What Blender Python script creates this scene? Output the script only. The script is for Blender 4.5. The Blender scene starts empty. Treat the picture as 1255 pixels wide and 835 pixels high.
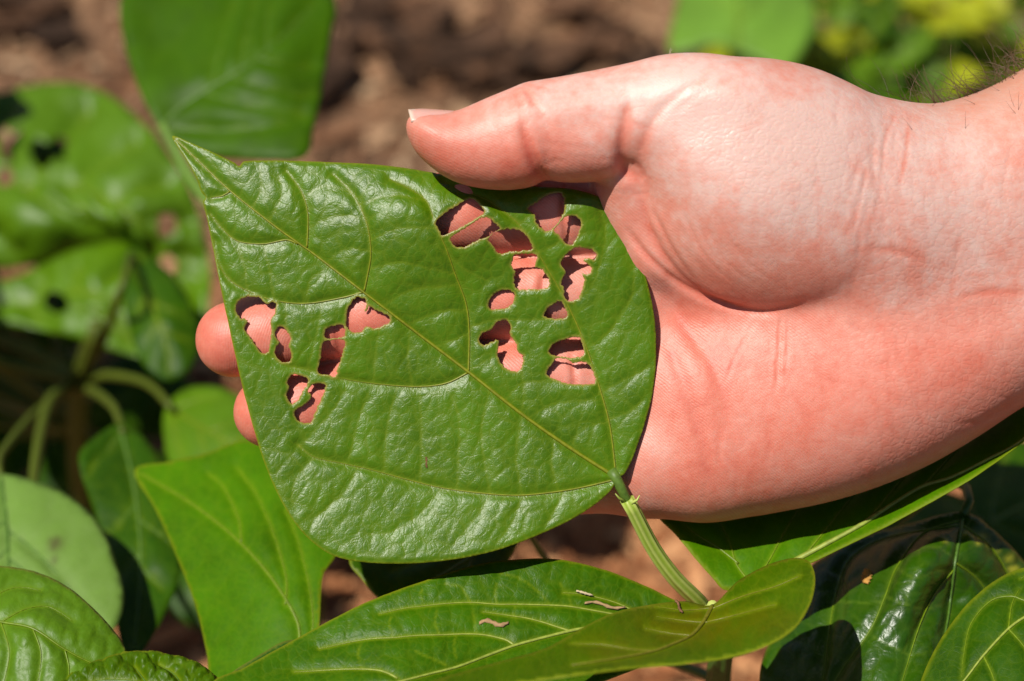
import bpy, math, random
import numpy as np
from mathutils import Vector, Matrix
from mathutils.geometry import delaunay_2d_cdt

random.seed(7)
RNG = np.random.default_rng(11)
R_ = math.radians
scene = bpy.context.scene

# ------------------------------------------------------------------ camera, sky, sun, exposure
FOCUS = 0.565                       # metres from the lens to the held leaf
LENS = 90.0
FOCUS_PT = Vector((0.0, 0.0, 0.30))  # the held leaf is about 30 cm above the ground
PITCH = 50.0
FWD = Vector((0, math.sin(R_(90 - PITCH)), -math.cos(R_(90 - PITCH))))
cam_data = bpy.data.cameras.new("camera")
cam = bpy.data.objects.new("camera", cam_data)
scene.collection.objects.link(cam)
cam.location = FOCUS_PT - FWD * FOCUS
cam.rotation_euler = (R_(90 - PITCH), 0, 0)
cam_data.lens = LENS
cam_data.sensor_width = 36.0
cam_data.clip_start = 0.02
cam_data.clip_end = 200.0
cam_data.dof.use_dof = True
cam_data.dof.focus_distance = FOCUS
cam_data.dof.aperture_fstop = 8.0
scene.camera = cam

RIGHT = np.array((1.0, 0, 0))
UP = np.array((0, math.cos(R_(90 - PITCH)), math.sin(R_(90 - PITCH))))
BACK = -np.array(FWD)
ORIG = np.array(FOCUS_PT)

SUN = np.array((-0.40, 0.53, 0.75)); SUN /= np.linalg.norm(SUN)
SUN_W = SUN[0] * RIGHT + SUN[1] * UP + SUN[2] * BACK
elev = math.asin(SUN_W[2]); azim = math.atan2(SUN_W[0], SUN_W[1])
sun_data = bpy.data.lights.new("sun", 'SUN')
sun_data.energy = 5.0
sun_data.angle = R_(0.53)
sun_data.color = (1.0, 0.95, 0.88)
sun = bpy.data.objects.new("sun", sun_data)
scene.collection.objects.link(sun)
sun.rotation_euler = Vector(SUN_W).to_track_quat('Z', 'Y').to_euler()
sun.location = Vector(SUN_W) * 3

world = bpy.data.worlds.new("World")
scene.world = world
world.use_nodes = True
wn = world.node_tree.nodes
sky = wn.new("ShaderNodeTexSky")
sky.sky_type = 'NISHITA'
sky.sun_disc = False
sky.sun_elevation = elev
sky.sun_rotation = azim
wn["Background"].inputs["Strength"].default_value = 0.05
world.node_tree.links.new(sky.outputs[0], wn["Background"].inputs["Color"])

scene.view_settings.view_transform = 'Standard'
scene.view_settings.look = 'None'
scene.view_settings.exposure = 0.22
scene.view_settings.gamma = 1.0
scene.view_settings.use_curve_mapping = False
scene.cycles.max_bounces = 6
scene.cycles.diffuse_bounces = 2
scene.cycles.transmission_bounces = 4
scene.cycles.use_denoising = True

# ------------------------------------------------------------------ geometry helpers
S_MM = 36.0 / LENS * FOCUS * 1000 / 1255.0     # millimetres per unit of the layout grid at the held leaf
D_MM = FOCUS * 1000

def loc(px, py, w):
    """layout grid + distance (mm) in front of the focal plane -> mm in the hand's own frame (right, up, toward the lens)"""
    px = np.asarray(px, float); py = np.asarray(py, float); w = np.asarray(w, float)
    k = S_MM * (D_MM - w) / D_MM
    return np.stack(np.broadcast_arrays((px - 627.5) * k, -(py - 417.5) * k, w), -1)

def unloc(v):
    k = S_MM * (D_MM - v[..., 2]) / D_MM
    return v[..., 0] / k + 627.5, -v[..., 1] / k + 417.5

def to_world(v):
    v = np.asarray(v, float) * 0.001
    return ORIG + v[..., 0:1] * RIGHT + v[..., 1:2] * UP + v[..., 2:3] * BACK

def W(px, py, w):
    return to_world(loc(px, py, w))

def to_local(p):
    q = (np.asarray(p, float) - ORIG) * 1000
    return np.stack([q @ RIGHT, q @ UP, q @ BACK], -1)

def ground_at(px, py):
    """where the line of sight through a layout point meets the ground"""
    a = np.array(cam.location); d = W(px, py, 0) - a
    return a + d * (-a[2] / d[2])

def new_obj(name, verts, faces, mat, parent=None, attrs=None, uv=None, smooth=True):
    """verts in world metres; stored relative to the parent's origin"""
    verts = np.asarray(verts, float)
    o0 = np.zeros(3)
    p = parent
    while p is not None:
        o0 = o0 + np.array(p.location); p = p.parent
    origin = np.zeros(3)
    if parent is None:
        origin = verts.mean(0)
    me = bpy.data.meshes.new(name)
    vv = (verts - o0 - origin).astype(np.float32)
    if isinstance(faces, np.ndarray):
        n, k = faces.shape
        me.vertices.add(len(vv)); me.vertices.foreach_set("co", vv.ravel())
        me.loops.add(n * k); me.loops.foreach_set("vertex_index", faces.astype(np.int32).ravel())
        me.polygons.add(n)
        me.polygons.foreach_set("loop_start", np.arange(0, n * k, k, dtype=np.int32))
        me.update(calc_edges=True); me.validate()
    else:
        me.from_pydata([tuple(a) for a in vv], [], faces); me.update()
    if smooth:
        me.polygons.foreach_set("use_smooth", np.ones(len(me.polygons), bool))
    if attrs:
        for k, a in attrs.items():
            at = me.attributes.new(k, 'FLOAT', 'POINT')
            at.data.foreach_set("value", np.asarray(a, np.float32))
    if uv is not None:
        li = np.empty(len(me.loops), np.int32); me.loops.foreach_get("vertex_index", li)
        l = me.uv_layers.new(name="flat")
        l.data.foreach_set("uv", np.asarray(uv, np.float32)[li].ravel())
    if mat: me.materials.append(mat)
    o = bpy.data.objects.new(name, me)
    scene.collection.objects.link(o)
    o.location = origin
    if parent is not None: o.parent = parent
    return o

def empty(name, at, label, cat, group=None):
    o = bpy.data.objects.new(name, None)
    o.empty_display_size = 0.02
    scene.collection.objects.link(o)
    o.location = Vector(at)
    o["label"] = label; o["category"] = cat
    if group: o["group"] = group
    return o

def tag(o, label, cat, group=None):
    o["label"] = label; o["category"] = cat
    if group: o["group"] = group
    return o

def catmull(pts, step, closed=False):
    p = np.asarray(pts, float)
    n = len(p)
    out = []
    segs = n if closed else n - 1
    for i in range(segs):
        if closed:
            a, b, c, d = p[(i - 1) % n], p[i], p[(i + 1) % n], p[(i + 2) % n]
        else:
            a, b, c, d = p[max(i - 1, 0)], p[i], p[i + 1], p[min(i + 2, n - 1)]
        L = np.linalg.norm(c - b)
        m = max(1, int(round(L / step)))
        # centripetal-ish tangents, limited so that uneven spacing does not loop
        t1 = (c - a); t2 = (d - b)
        l1 = np.linalg.norm(t1) + 1e-9; l2 = np.linalg.norm(t2) + 1e-9
        t1 = t1 / l1 * min(l1 / 2, L); t2 = t2 / l2 * min(l2 / 2, L)
        for j in range(m):
            t = j / m
            h = (2*t**3 - 3*t**2 + 1, t**3 - 2*t**2 + t, -2*t**3 + 3*t**2, t**3 - t**2)
            out.append(h[0]*b + h[1]*t1 + h[2]*c + h[3]*t2)
    if not closed: out.append(p[-1])
    return np.array(out)

def seg_dist(P, a, b):
    """distance of points P (n,2) to segments a->b (m,2), min over the segments, and the index"""
    best = np.full(len(P), 1e9); arg = np.zeros(len(P), int)
    ab = b - a; L2 = (ab**2).sum(1) + 1e-12
    for s in range(0, len(P), 20000):
        q = P[s:s+20000]
        t = ((q[:, None] - a[None]) * ab[None]).sum(2) / L2
        t = np.clip(t, 0, 1)
        d = ((a[None] + t[..., None]*ab[None] - q[:, None])**2).sum(2)
        k = d.argmin(1)
        best[s:s+20000] = np.sqrt(d[np.arange(len(q)), k]); arg[s:s+20000] = k
    return best, arg

def poly_dist(P, poly):
    return seg_dist(P, poly, np.roll(poly, -1, 0))[0]

def line_dist(P, line):
    line = np.asarray(line, float)
    return seg_dist(P, line[:-1], line[1:])[0]

def inside(P, poly):
    a = poly; b = np.roll(poly, -1, 0)
    r = np.zeros(len(P), bool)
    for s in range(0, len(P), 20000):
        q = P[s:s+20000]
        y = q[:, 1][:, None]; x = q[:, 0][:, None]
        c = (a[:, 1] > y) != (b[:, 1] > y)
        dy = b[:, 1] - a[:, 1]; dy = np.where(np.abs(dy) < 1e-12, 1e-12, dy)
        xi = a[:, 0] + (y - a[:, 1]) / dy * (b[:, 0] - a[:, 0])
        r[s:s+20000] = ((c & (x < xi)).sum(1) % 2) == 1
    return r

def hash2(ix, iy, seed=0):
    h = (ix.astype(np.int64) * 374761393 + iy.astype(np.int64) * 668265263 + seed * 974634777) & 0x7fffffff
    h = ((h ^ (h >> 13)) * 1274126177) & 0x7fffffff
    h = h ^ (h >> 16)
    return (h & 0xffffff) / float(0xffffff)

def vnoise(x, y, seed=0):
    ix = np.floor(x); iy = np.floor(y); fx = x - ix; fy = y - iy
    fx = fx*fx*(3 - 2*fx); fy = fy*fy*(3 - 2*fy)
    a = hash2(ix, iy, seed); b = hash2(ix+1, iy, seed); c = hash2(ix, iy+1, seed); d = hash2(ix+1, iy+1, seed)
    return (a*(1-fx)+b*fx)*(1-fy) + (c*(1-fx)+d*fx)*fy

def fbm(x, y, seed=0, oct=4):
    s = 0; a = 0.5
    for k in range(oct):
        s = s + a*(vnoise(x, y, seed + k) - 0.5); x = x*2.03; y = y*2.03; a *= 0.5
    return s

def cells(x, y, seed=0):
    """Voronoi F2-F1 in unit cells, and the id of the nearest"""
    ix = np.floor(x); iy = np.floor(y)
    f1 = np.full(x.shape, 9.0); f2 = np.full(x.shape, 9.0); cid = np.zeros(x.shape)
    for dx in (-2, -1, 0, 1, 2):
        for dy in (-2, -1, 0, 1, 2):
            cx = ix + dx; cy = iy + dy
            jx = cx + 0.12 + 0.76*hash2(cx, cy, seed); jy = cy + 0.12 + 0.76*hash2(cx, cy, seed + 5)
            d = np.hypot(jx - x, jy - y)
            near = d < f1
            f2 = np.where(near, f1, np.minimum(f2, d))
            cid = np.where(near, hash2(cx, cy, seed + 9), cid)
            f1 = np.where(near, d, f1)
    return f2 - f1, cid

def tube(points, radii, sides=7, flat=1.0, normal=None):
    """swept tube in world metres"""
    P = np.asarray(points, float); n = len(P)
    T = np.gradient(P, axis=0); T /= np.linalg.norm(T, axis=1)[:, None] + 1e-12
    ref = np.array((0.31, 0.52, 0.79)) if normal is None else None
    vs = []; fs = []
    prev = None
    for i in range(n):
        r0 = normal[i] if normal is not None else (ref if prev is None else prev)
        u = r0 - T[i]*np.dot(r0, T[i]); u /= np.linalg.norm(u) + 1e-12
        prev = u
        v = np.cross(T[i], u)
        for k in range(sides):
            a = 2*math.pi*k/sides
            vs.append(P[i] + radii[i]*(math.cos(a)*u*flat + math.sin(a)*v))
    for i in range(n - 1):
        for k in range(sides):
            a = i*sides + k; b = i*sides + (k+1) % sides
            fs.append((a, b, b + sides, a + sides))
    fs.append(tuple(range(sides))[::-1]); fs.append(tuple((n-1)*sides + k for k in range(sides)))
    return np.array(vs), fs

# ------------------------------------------------------------------ materials
def mat_new(name):
    m = bpy.data.materials.new(name); m.use_nodes = True
    nt = m.node_tree
    return m, nt, nt.nodes, nt.links, nt.nodes["Principled BSDF"]

def N(nt, t, **kw):
    n = nt.nodes.new(t)
    for k, v in kw.items():
        if k in n.inputs: n.inputs[k].default_value = v
        else: setattr(n, k, v)
    return n

def math_n(nt, op, a, b=None, clamp=False):
    n = nt.nodes.new("ShaderNodeMath"); n.operation = op; n.use_clamp = clamp
    for i, x in enumerate((a, b)):
        if x is None: continue
        if isinstance(x, (int, float)): n.inputs[i].default_value = x
        else: nt.links.new(x, n.inputs[i])
    return n.outputs[0]

def mix_c(nt, fac, a, b, mode='MIX'):
    n = nt.nodes.new("ShaderNodeMix"); n.data_type = 'RGBA'; n.blend_type = mode
    for i, x in ((0, fac), (6, a), (7, b)):
        if isinstance(x, (int, float)): n.inputs[i].default_value = x
        elif isinstance(x, tuple): n.inputs[i].default_value = (*x, 1)
        else: nt.links.new(x, n.inputs[i])
    return n.outputs[2]

def attr(nt, name):
    n = nt.nodes.new("ShaderNodeAttribute"); n.attribute_name = name
    return n.outputs["Fac"]

def ramp(nt, fac, stops):
    n = nt.nodes.new("ShaderNodeValToRGB")
    e = n.color_ramp.elements
    while len(e) < len(stops): e.new(0.5)
    for x, (p, c) in zip(e, stops):
        x.position = p; x.color = (*c, 1) if len(c) == 3 else c
    nt.links.new(fac, n.inputs[0])
    return n.outputs[0]

def skin_material():
    m, nt, nd, lk, bs = mat_new("skin")
    tc = N(nt, "ShaderNodeTexCoord")
    big = N(nt, "ShaderNodeTexNoise", **{"Scale": 130.0, "Detail": 5.0, "Roughness": 0.6}); lk.new(tc.outputs["Object"], big.inputs["Vector"])
    fine = N(nt, "ShaderNodeTexNoise", **{"Scale": 420.0, "Detail": 3.0, "Roughness": 0.65}); lk.new(tc.outputs["Object"], fine.inputs["Vector"])
    f = math_n(nt, 'ADD', attr(nt, "red"), math_n(nt, 'MULTIPLY', math_n(nt, 'SUBTRACT', big.outputs["Fac"], 0.5), 0.38))
    f = math_n(nt, 'ADD', f, math_n(nt, 'MULTIPLY', math_n(nt, 'SUBTRACT', fine.outputs["Fac"], 0.5), 0.5), True)
    col = ramp(nt, f, [(0.0, (0.62, 0.41, 0.35)), (0.3, (0.61, 0.25, 0.185)), (0.6, (0.58, 0.165, 0.108)), (1.0, (0.46, 0.075, 0.045))])
    hairy = mix_c(nt, math_n(nt, 'MULTIPLY', attr(nt, "tan"), 0.8), col, (0.46, 0.215, 0.13))
    lk.new(hairy, bs.inputs["Base Color"])
    bs.inputs["Subsurface Weight"].default_value = 0.22
    bs.inputs["Subsurface Radius"].default_value = (1.0, 0.32, 0.18)
    bs.inputs["Subsurface Scale"].default_value = 0.0022
    lk.new(math_n(nt, "SUBTRACT", 0.50, math_n(nt, "MULTIPLY", attr(nt, "shine"), 0.19)), bs.inputs["Roughness"])
    bs.inputs["Specular IOR Level"].default_value = 0.5
    # relief: papillary ridges, then the fine mesh of skin lines
    ph = attr(nt, "phase")
    wob = N(nt, "ShaderNodeTexNoise", **{"Scale": 150.0, "Detail": 1.0}); lk.new(tc.outputs["Object"], wob.inputs["Vector"])
    ph = math_n(nt, 'ADD', ph, math_n(nt, 'MULTIPLY', wob.outputs["Fac"], 1.4))
    rid = math_n(nt, 'MULTIPLY', math_n(nt, 'SINE', math_n(nt, 'MULTIPLY', ph, 2*math.pi/0.56)), attr(nt, "ridge"))
    mp = N(nt, "ShaderNodeMapping"); mp.inputs["Rotation"].default_value = (0.3, 0.2, 0.5); mp.inputs["Scale"].default_value = (1.0, 1.7, 1.0)
    lk.new(tc.outputs["Object"], mp.inputs["Vector"])
    vo = N(nt, "ShaderNodeTexVoronoi", feature='DISTANCE_TO_EDGE', **{"Scale": 620.0}); lk.new(mp.outputs[0], vo.inputs["Vector"])
    cell = math_n(nt, 'MULTIPLY', math_n(nt, 'MINIMUM', vo.outputs["Distance"], 0.22), 4.0)
    vo2 = N(nt, "ShaderNodeTexVoronoi", feature='DISTANCE_TO_EDGE', **{"Scale": 230.0}); lk.new(mp.outputs[0], vo2.inputs["Vector"])
    cell2 = math_n(nt, 'MULTIPLY', math_n(nt, 'MINIMUM', vo2.outputs["Distance"], 0.12), 7.0)
    h = math_n(nt, 'ADD', math_n(nt, 'MULTIPLY', rid, 0.22), math_n(nt, 'MULTIPLY', cell, attr(nt, "mesh_lines")))
    h = math_n(nt, 'ADD', h, math_n(nt, 'MULTIPLY', cell2, math_n(nt, 'MULTIPLY', attr(nt, "mesh_lines"), 0.7)))
    h = math_n(nt, 'ADD', h, math_n(nt, 'MULTIPLY', fine.outputs["Fac"], 0.8))
    bp = N(nt, "ShaderNodeBump", **{"Strength": 0.55, "Distance": 0.00008}); lk.new(h, bp.inputs["Height"])
    lk.new(bp.outputs[0], bs.inputs["Normal"])
    return m

def simple(name, col, rough=0.5, spec=0.4, var=0.25, scale=300.0, col2=None, bump=0.0):
    m, nt, nd, lk, bs = mat_new(name)
    tc = N(nt, "ShaderNodeTexCoord")
    n = N(nt, "ShaderNodeTexNoise", **{"Scale": scale, "Detail": 4.0}); lk.new(tc.outputs["Object"], n.inputs["Vector"])
    c2 = col2 or tuple(c*(1-var) for c in col)
    f = math_n(nt, 'MULTIPLY', math_n(nt, 'SUBTRACT', n.outputs["Fac"], 0.32), 2.8, True)
    lk.new(mix_c(nt, f, col, c2), bs.inputs["Base Color"])
    bs.inputs["Roughness"].default_value = rough
    bs.inputs["Specular IOR Level"].default_value = spec
    if bump:
        b = N(nt, "ShaderNodeBump", **{"Strength": 0.6, "Distance": bump}); lk.new(n.outputs["Fac"], b.inputs["Height"]); lk.new(b.outputs[0], bs.inputs["Normal"])
    return m

# ------------------------------------------------------------------ the hand
VOX = 0.6
class Field:
    """signed distance volume in the hand's frame (mm)"""
    def __init__(s, lo, hi):
        s.lo = np.array(lo, float); s.n = np.ceil((np.array(hi) - lo)/VOX).astype(int) + 1
        s.d = np.full(s.n, 30.0, np.float32)
    def box(s, lo, hi):
        a = np.clip(np.floor((np.array(lo) - s.lo)/VOX).astype(int), 0, s.n)
        b = np.clip(np.ceil((np.array(hi) - s.lo)/VOX).astype(int) + 1, 0, s.n)
        sl = tuple(slice(i, j) for i, j in zip(a, b))
        ax = [(s.lo[k] + VOX*np.arange(a[k], b[k])).astype(np.float32) for k in range(3)]
        return sl, ax[0][:, None, None], ax[1][None, :, None], ax[2][None, None, :]
    def add(s, lo, hi, f, k):
        m = max(k, 2.0)*1.9 + 3
        sl, x, y, z = s.box(np.array(lo) - m, np.array(hi) + m)
        d = f(x, y, z).astype(np.float32)
        s.d[sl] = smin(s.d[sl], d, k)

def smin(a, b, k):
    if np.isscalar(k) and k <= 0: return np.minimum(a, b)
    h = np.maximum(k - np.abs(a - b), 0)/k
    return np.minimum(a, b) - h*h*k*0.25

def blur2(a, n):
    for _ in range(n):
        p = np.pad(a, 1, mode='edge')
        a = (p[:-2, 1:-1] + p[2:, 1:-1] + 4*p[1:-1, 1:-1] + p[1:-1, :-2] + p[1:-1, 2:])/8
    return a

def add_pillow(F, outline, w_at, rad, k, blur=6, rmax=30):
    """a rounded slab with this outline: rad(x,y) half thickness, w_at(x,y) its middle"""
    o = catmull(outline, 6, True)
    P = loc(o[:, 0], o[:, 1], np.full(len(o), 0.0))
    wz = w_at(P[:, 0][:, None], P[:, 1][:, None]).ravel() if callable(w_at) else np.full(len(P), w_at)
    P = loc(o[:, 0], o[:, 1], wz)[:, :2]
    lo = P.min(0); hi = P.max(0)
    sl, x, y, z = F.box((*(lo - 26), -80), (*(hi + 26), 80))
    X, Y = np.broadcast_arrays(x[:, :, 0], y[:, :, 0])
    q = np.stack([X.ravel(), Y.ravel()], 1).astype(float)
    d2 = poly_dist(q, P); d2 = np.where(inside(q, P), -d2, d2).reshape(X.shape)
    d2 = blur2(d2, blur)
    Rr = rad(X, Y) if callable(rad) else np.full(X.shape, rad)
    Wz = w_at(X, Y) if callable(w_at) else np.full(X.shape, w_at)
    e = np.maximum(d2 + Rr, 0)
    d = np.hypot(e[:, :, None], np.abs(z - Wz[:, :, None])) - Rr[:, :, None]
    F.d[sl] = smin(F.d[sl], d.astype(np.float32), k)

def f_cone(a, b, ra, rb):
    a = np.array(a, np.float32); b = np.array(b, np.float32)
    ab = b - a; L2 = float((ab**2).sum())
    def f(x, y, z):
        t = np.clip(((x-a[0])*ab[0] + (y-a[1])*ab[1] + (z-a[2])*ab[2])/L2, 0, 1)
        return np.sqrt((x-a[0]-t*ab[0])**2 + (y-a[1]-t*ab[1])**2 + (z-a[2]-t*ab[2])**2) - (ra + (rb-ra)*t)
    m = max(ra, rb)
    return np.minimum(a, b) - m, np.maximum(a, b) + m, f

def f_ell(c, r, ang=0.0):
    c = np.array(c, np.float32); r = np.array(r, np.float32); ca, sa = math.cos(ang), math.sin(ang)
    def f(x, y, z):
        u = (x-c[0])*ca + (y-c[1])*sa; v = -(x-c[0])*sa + (y-c[1])*ca; t = z - c[2]
        k0 = np.sqrt((u/r[0])**2 + (v/r[1])**2 + (t/r[2])**2)
        k1 = np.sqrt((u/r[0]**2)**2 + (v/r[1]**2)**2 + (t/r[2]**2)**2) + 1e-6
        return k0*(k0 - 1)/k1
    m = float(r.max())
    return c - m, c + m, f

def surface_nets(d, lo):
    s = d < 0
    nx, ny, nz = d.shape
    c = [s[i:nx-1+i, j:ny-1+j, k:nz-1+k] for i in (0, 1) for j in (0, 1) for k in (0, 1)]
    cnt = sum(a.astype(np.int8) for a in c)
    act = (cnt > 0) & (cnt < 8)
    idx = np.argwhere(act)
    vid = np.full(act.shape, -1, np.int32); vid[act] = np.arange(len(idx))
    acc = np.zeros((len(idx), 3)); num = np.zeros(len(idx))
    I, J, K = idx.T
    corner = [(i, j, k) for i in (0, 1) for j in (0, 1) for k in (0, 1)]
    for a in range(8):
        for b in range(a+1, 8):
            A, B = np.array(corner[a]), np.array(corner[b])
            if np.abs(A-B).sum() != 1: continue
            da = d[I+A[0], J+A[1], K+A[2]]; db = d[I+B[0], J+B[1], K+B[2]]
            m = (da < 0) != (db < 0)
            t = np.where(m, da/np.where(m, da-db, 1), 0)
            acc += np.where(m[:, None], A + t[:, None]*(B-A), 0); num += m
    v = (idx + acc/num[:, None])*VOX + lo
    fs = []
    for ax in range(3):
        sl0 = [slice(None)]*3; sl1 = [slice(None)]*3
        sl0[ax] = slice(0, -1); sl1[ax] = slice(1, None)
        s0 = s[tuple(sl0)]; s1 = s[tuple(sl1)]
        e = np.argwhere(s0 != s1)
        o1, o2 = [(1, 2), (2, 0), (0, 1)][ax]
        ok = (e[:, o1] > 0) & (e[:, o2] > 0) & (e[:, o1] < d.shape[o1]-1) & (e[:, o2] < d.shape[o2]-1)
        e = e[ok]
        def g(p, q):
            t = e.copy(); t[:, o1] -= p; t[:, o2] -= q
            return vid[t[:, 0], t[:, 1], t[:, 2]]
        quad = np.stack([g(1, 1), g(0, 1), g(0, 0), g(1, 0)], 1)
        flip = ~s0[tuple(e.T)]
        quad[flip] = quad[flip][:, ::-1]
        fs.append(quad)
    return v, np.concatenate(fs)

def relax(v, f, n, lam=0.5):
    e = np.concatenate([f[:, [0, 1]], f[:, [1, 2]], f[:, [2, 3]], f[:, [3, 0]]])
    e = np.concatenate([e, e[:, ::-1]])
    deg = np.bincount(e[:, 0], minlength=len(v))[:, None]
    for i in range(n):
        a = np.stack([np.bincount(e[:, 0], v[e[:, 1], k], len(v)) for k in range(3)], 1)/deg
        v = v + (lam if i % 2 == 0 else -lam*1.03)*(a - v)
    return v

def quad_normals(v, f):
    n = np.cross(v[f[:, 2]] - v[f[:, 0]], v[f[:, -1]] - v[f[:, 1]]) if f.shape[1] == 4 else np.cross(v[f[:, 1]] - v[f[:, 0]], v[f[:, 2]] - v[f[:, 0]])
    o = np.zeros_like(v)
    for k in range(f.shape[1]):
        for c in range(3):
            o[:, c] += np.bincount(f[:, k], n[:, c], len(v))
    return o/(np.linalg.norm(o, axis=1)[:, None] + 1e-12)

def sstep(x, a, b):
    t = np.clip((x-a)/(b-a), 0, 1); return t*t*(3-2*t)

def build_hand_mesh():
    lo = loc(205, 665, 0) + (0, 0, -44); hi = loc(1640, -330, 0) + (0, 0, 36)
    F = Field((lo[0], lo[1], -44), (hi[0], hi[1], 36))
    L = lambda *a: loc(*a)
    chains = [
        [(775, 270, -10.2, 10.2), (575, 258, -7.5, 9.2), (440, 272, -11.5, 8.4), (352, 284, -13, 7.5)],
        [(780, 356, -10.2, 10.4), (530, 375, -10.4, 9.6), (390, 398, -10.3, 9.0), (286, 416, -9.8, 8.5)],
        [(780, 462, -10.6, 10.2), (560, 467, -10.2, 9.6), (430, 487, -10.3, 8.9), (330, 505, -9.9, 8.0)],
        [(780, 578, -11.5, 9.6), (610, 582, -12, 8.2), (505, 588, -12, 7.3), (432, 592, -11.5, 6.7)],
    ]
    fing = Field(F.lo, F.lo + VOX*(F.n-1))
    for ch in chains:
        one = Field(F.lo, F.lo + VOX*(F.n-1))
        for a, b in zip(ch[:-1], ch[1:]):
            l, h, f = f_cone(L(*a[:3]), L(*b[:3]), a[3], b[3])
            one.add(l, h, f, 2.0)
        # soft pads on the palm side of each phalanx
        for a, b in zip(ch[:-1], ch[1:]):
            t = 0.55
            c = np.array(L(*a[:3]))*(1-t) + np.array(L(*b[:3]))*t
            r = a[3]*(1-t) + b[3]*t
            ang = math.atan2(*(np.array(L(*b[:3]))-np.array(L(*a[:3])))[[1, 0]])
            ln = np.linalg.norm(np.array(L(*b[:3]))-np.array(L(*a[:3])))
            l, h, f = f_ell(c + (0, 0, 1.6), (ln*0.46, r*0.93, r*0.9), ang)
            one.add(l, h, f, 3.0)
        fing.d = smin(fing.d, one.d, 0.9)
    # palm, wrist and forearm
    palm = [(1690, -210), (1560, -120), (1440, -25), (1340, 35), (1255, 84), (1200, 114), (1150, 135), (1105, 139), (1050, 136), (980, 120), (900, 110), (830, 140),
            (770, 190), (735, 235), (722, 300), (718, 420), (722, 540), (738, 602), (770, 622), (830, 624), (900, 622), (960, 613), (1040, 592),
            (1120, 562), (1190, 530), (1255, 497), (1340, 455), (1480, 380), (1620, 290), (1700, 230)]
    xa = float(L(790, 400, 0)[0]); xb = float(L(1120, 400, 0)[0])
    rad = lambda x, y: 12.2 + 8.0*sstep(x, xa, xb)
    wz = lambda x, y: -14.6 + 2.6*sstep(x, xa, xb)
    add_pillow(F, palm, wz, rad, 1.0, blur=14)
    F.d = smin(F.d, fing.d, 3.2)
    # index side of the palm and the web fold below the thumb
    for a, b in (((766, 232, -1.2, 7.4), (806, 305, -3.6, 8.4)), ((806, 305, -3.6, 8.4), (900, 395, -9.0, 8.2))):
        l, h, f = f_cone(L(*a[:3]), L(*b[:3]), a[3], b[3]); F.add(l, h, f, 2.2)
    l, h, f = f_cone(L(771, 219, 4.6), L(812, 305, -3.6), 5.6, 8.4); F.add(l, h, f, 3.0)
    # second fold, between it and the ring finger pad
    for a, b in (((785, 372, -11.5, 9.0), (838, 470, -10.5, 10.0)), ((838, 470, -10.5, 10.0), (860, 580, -9.8, 8.6))):
        l, h, f = f_cone(L(*a[:3]), L(*b[:3]), a[3], b[3]); F.add(l, h, f, 4.0)
    # heel of the hand on the little-finger side
    l, h, f = f_ell(L(985, 487, -8.5), (42, 21, 14.5), 0.22); F.add(l, h, f, 12)
    l, h, f = f_ell(L(860, 560, -9.5), (20, 11, 10.5), 0.1); F.add(l, h, f, 8)
    # thumb and its metacarpal
    thumb = [(499, 146), (504, 139.5), (520, 137.5), (545, 137.5), (563, 135), (600, 119), (632, 106), (644, 101), (670, 97), (720, 88), (770, 78), (815, 67), (860, 65),
             (900, 70), (940, 77), (985, 91), (1025, 108), (1058, 130), (1074, 165), (1050, 230), (960, 300), (880, 290), (815, 240), (784, 213), (768, 204), (762, 214), (738, 222), (705, 224),
             (684, 223), (668, 220), (655, 228), (625, 233), (590, 231), (558, 223), (532, 208), (510, 187), (499, 166), (497, 152)]
    x1 = float(L(560, 0, 0)[0]); x2 = float(L(800, 0, 0)[0]); x3 = float(L(1080, 0, 0)[0])
    rt = lambda x, y: 8.8 + 1.0*sstep(x, x1, x1+14) + 2.0*sstep(x, x2-12, x2+14)
    wt = lambda x, y: 7.6 + 1.3*sstep(x, x2-10, x2+20) - 6*sstep(x, x2+15, x3)
    tf = Field(F.lo, F.lo + VOX*(F.n-1))
    add_pillow(tf, thumb, wt, rt, 0.1, blur=10)
    # the ball of the thumb
    l, h, f = f_ell(L(925, 226, 0.0), (27.5, 26.3, 20.0), -0.35); tf.add(l, h, f, 5)
    l, h, f = f_ell(L(985, 232, -1.0), (28, 22, 18), -0.45); tf.add(l, h, f, 10)
    gx = (F.lo[0] + VOX*np.arange(F.n[0]))[:, None, None]
    F.d = smin(F.d, tf.d, (2.2 + 9*sstep(gx, float(L(985, 0, 0)[0]), float(L(1110, 0, 0)[0]))).astype(np.float32))
    # bridge from the ball of the thumb to the wrist
    l, h, f = f_ell(L(1090, 262, -5.0), (40, 19, 17.0), 0.1); F.add(l, h, f, 14)
    v, q = surface_nets(F.d, F.lo)
    v = relax(v, q, 14)
    return v, q

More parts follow.
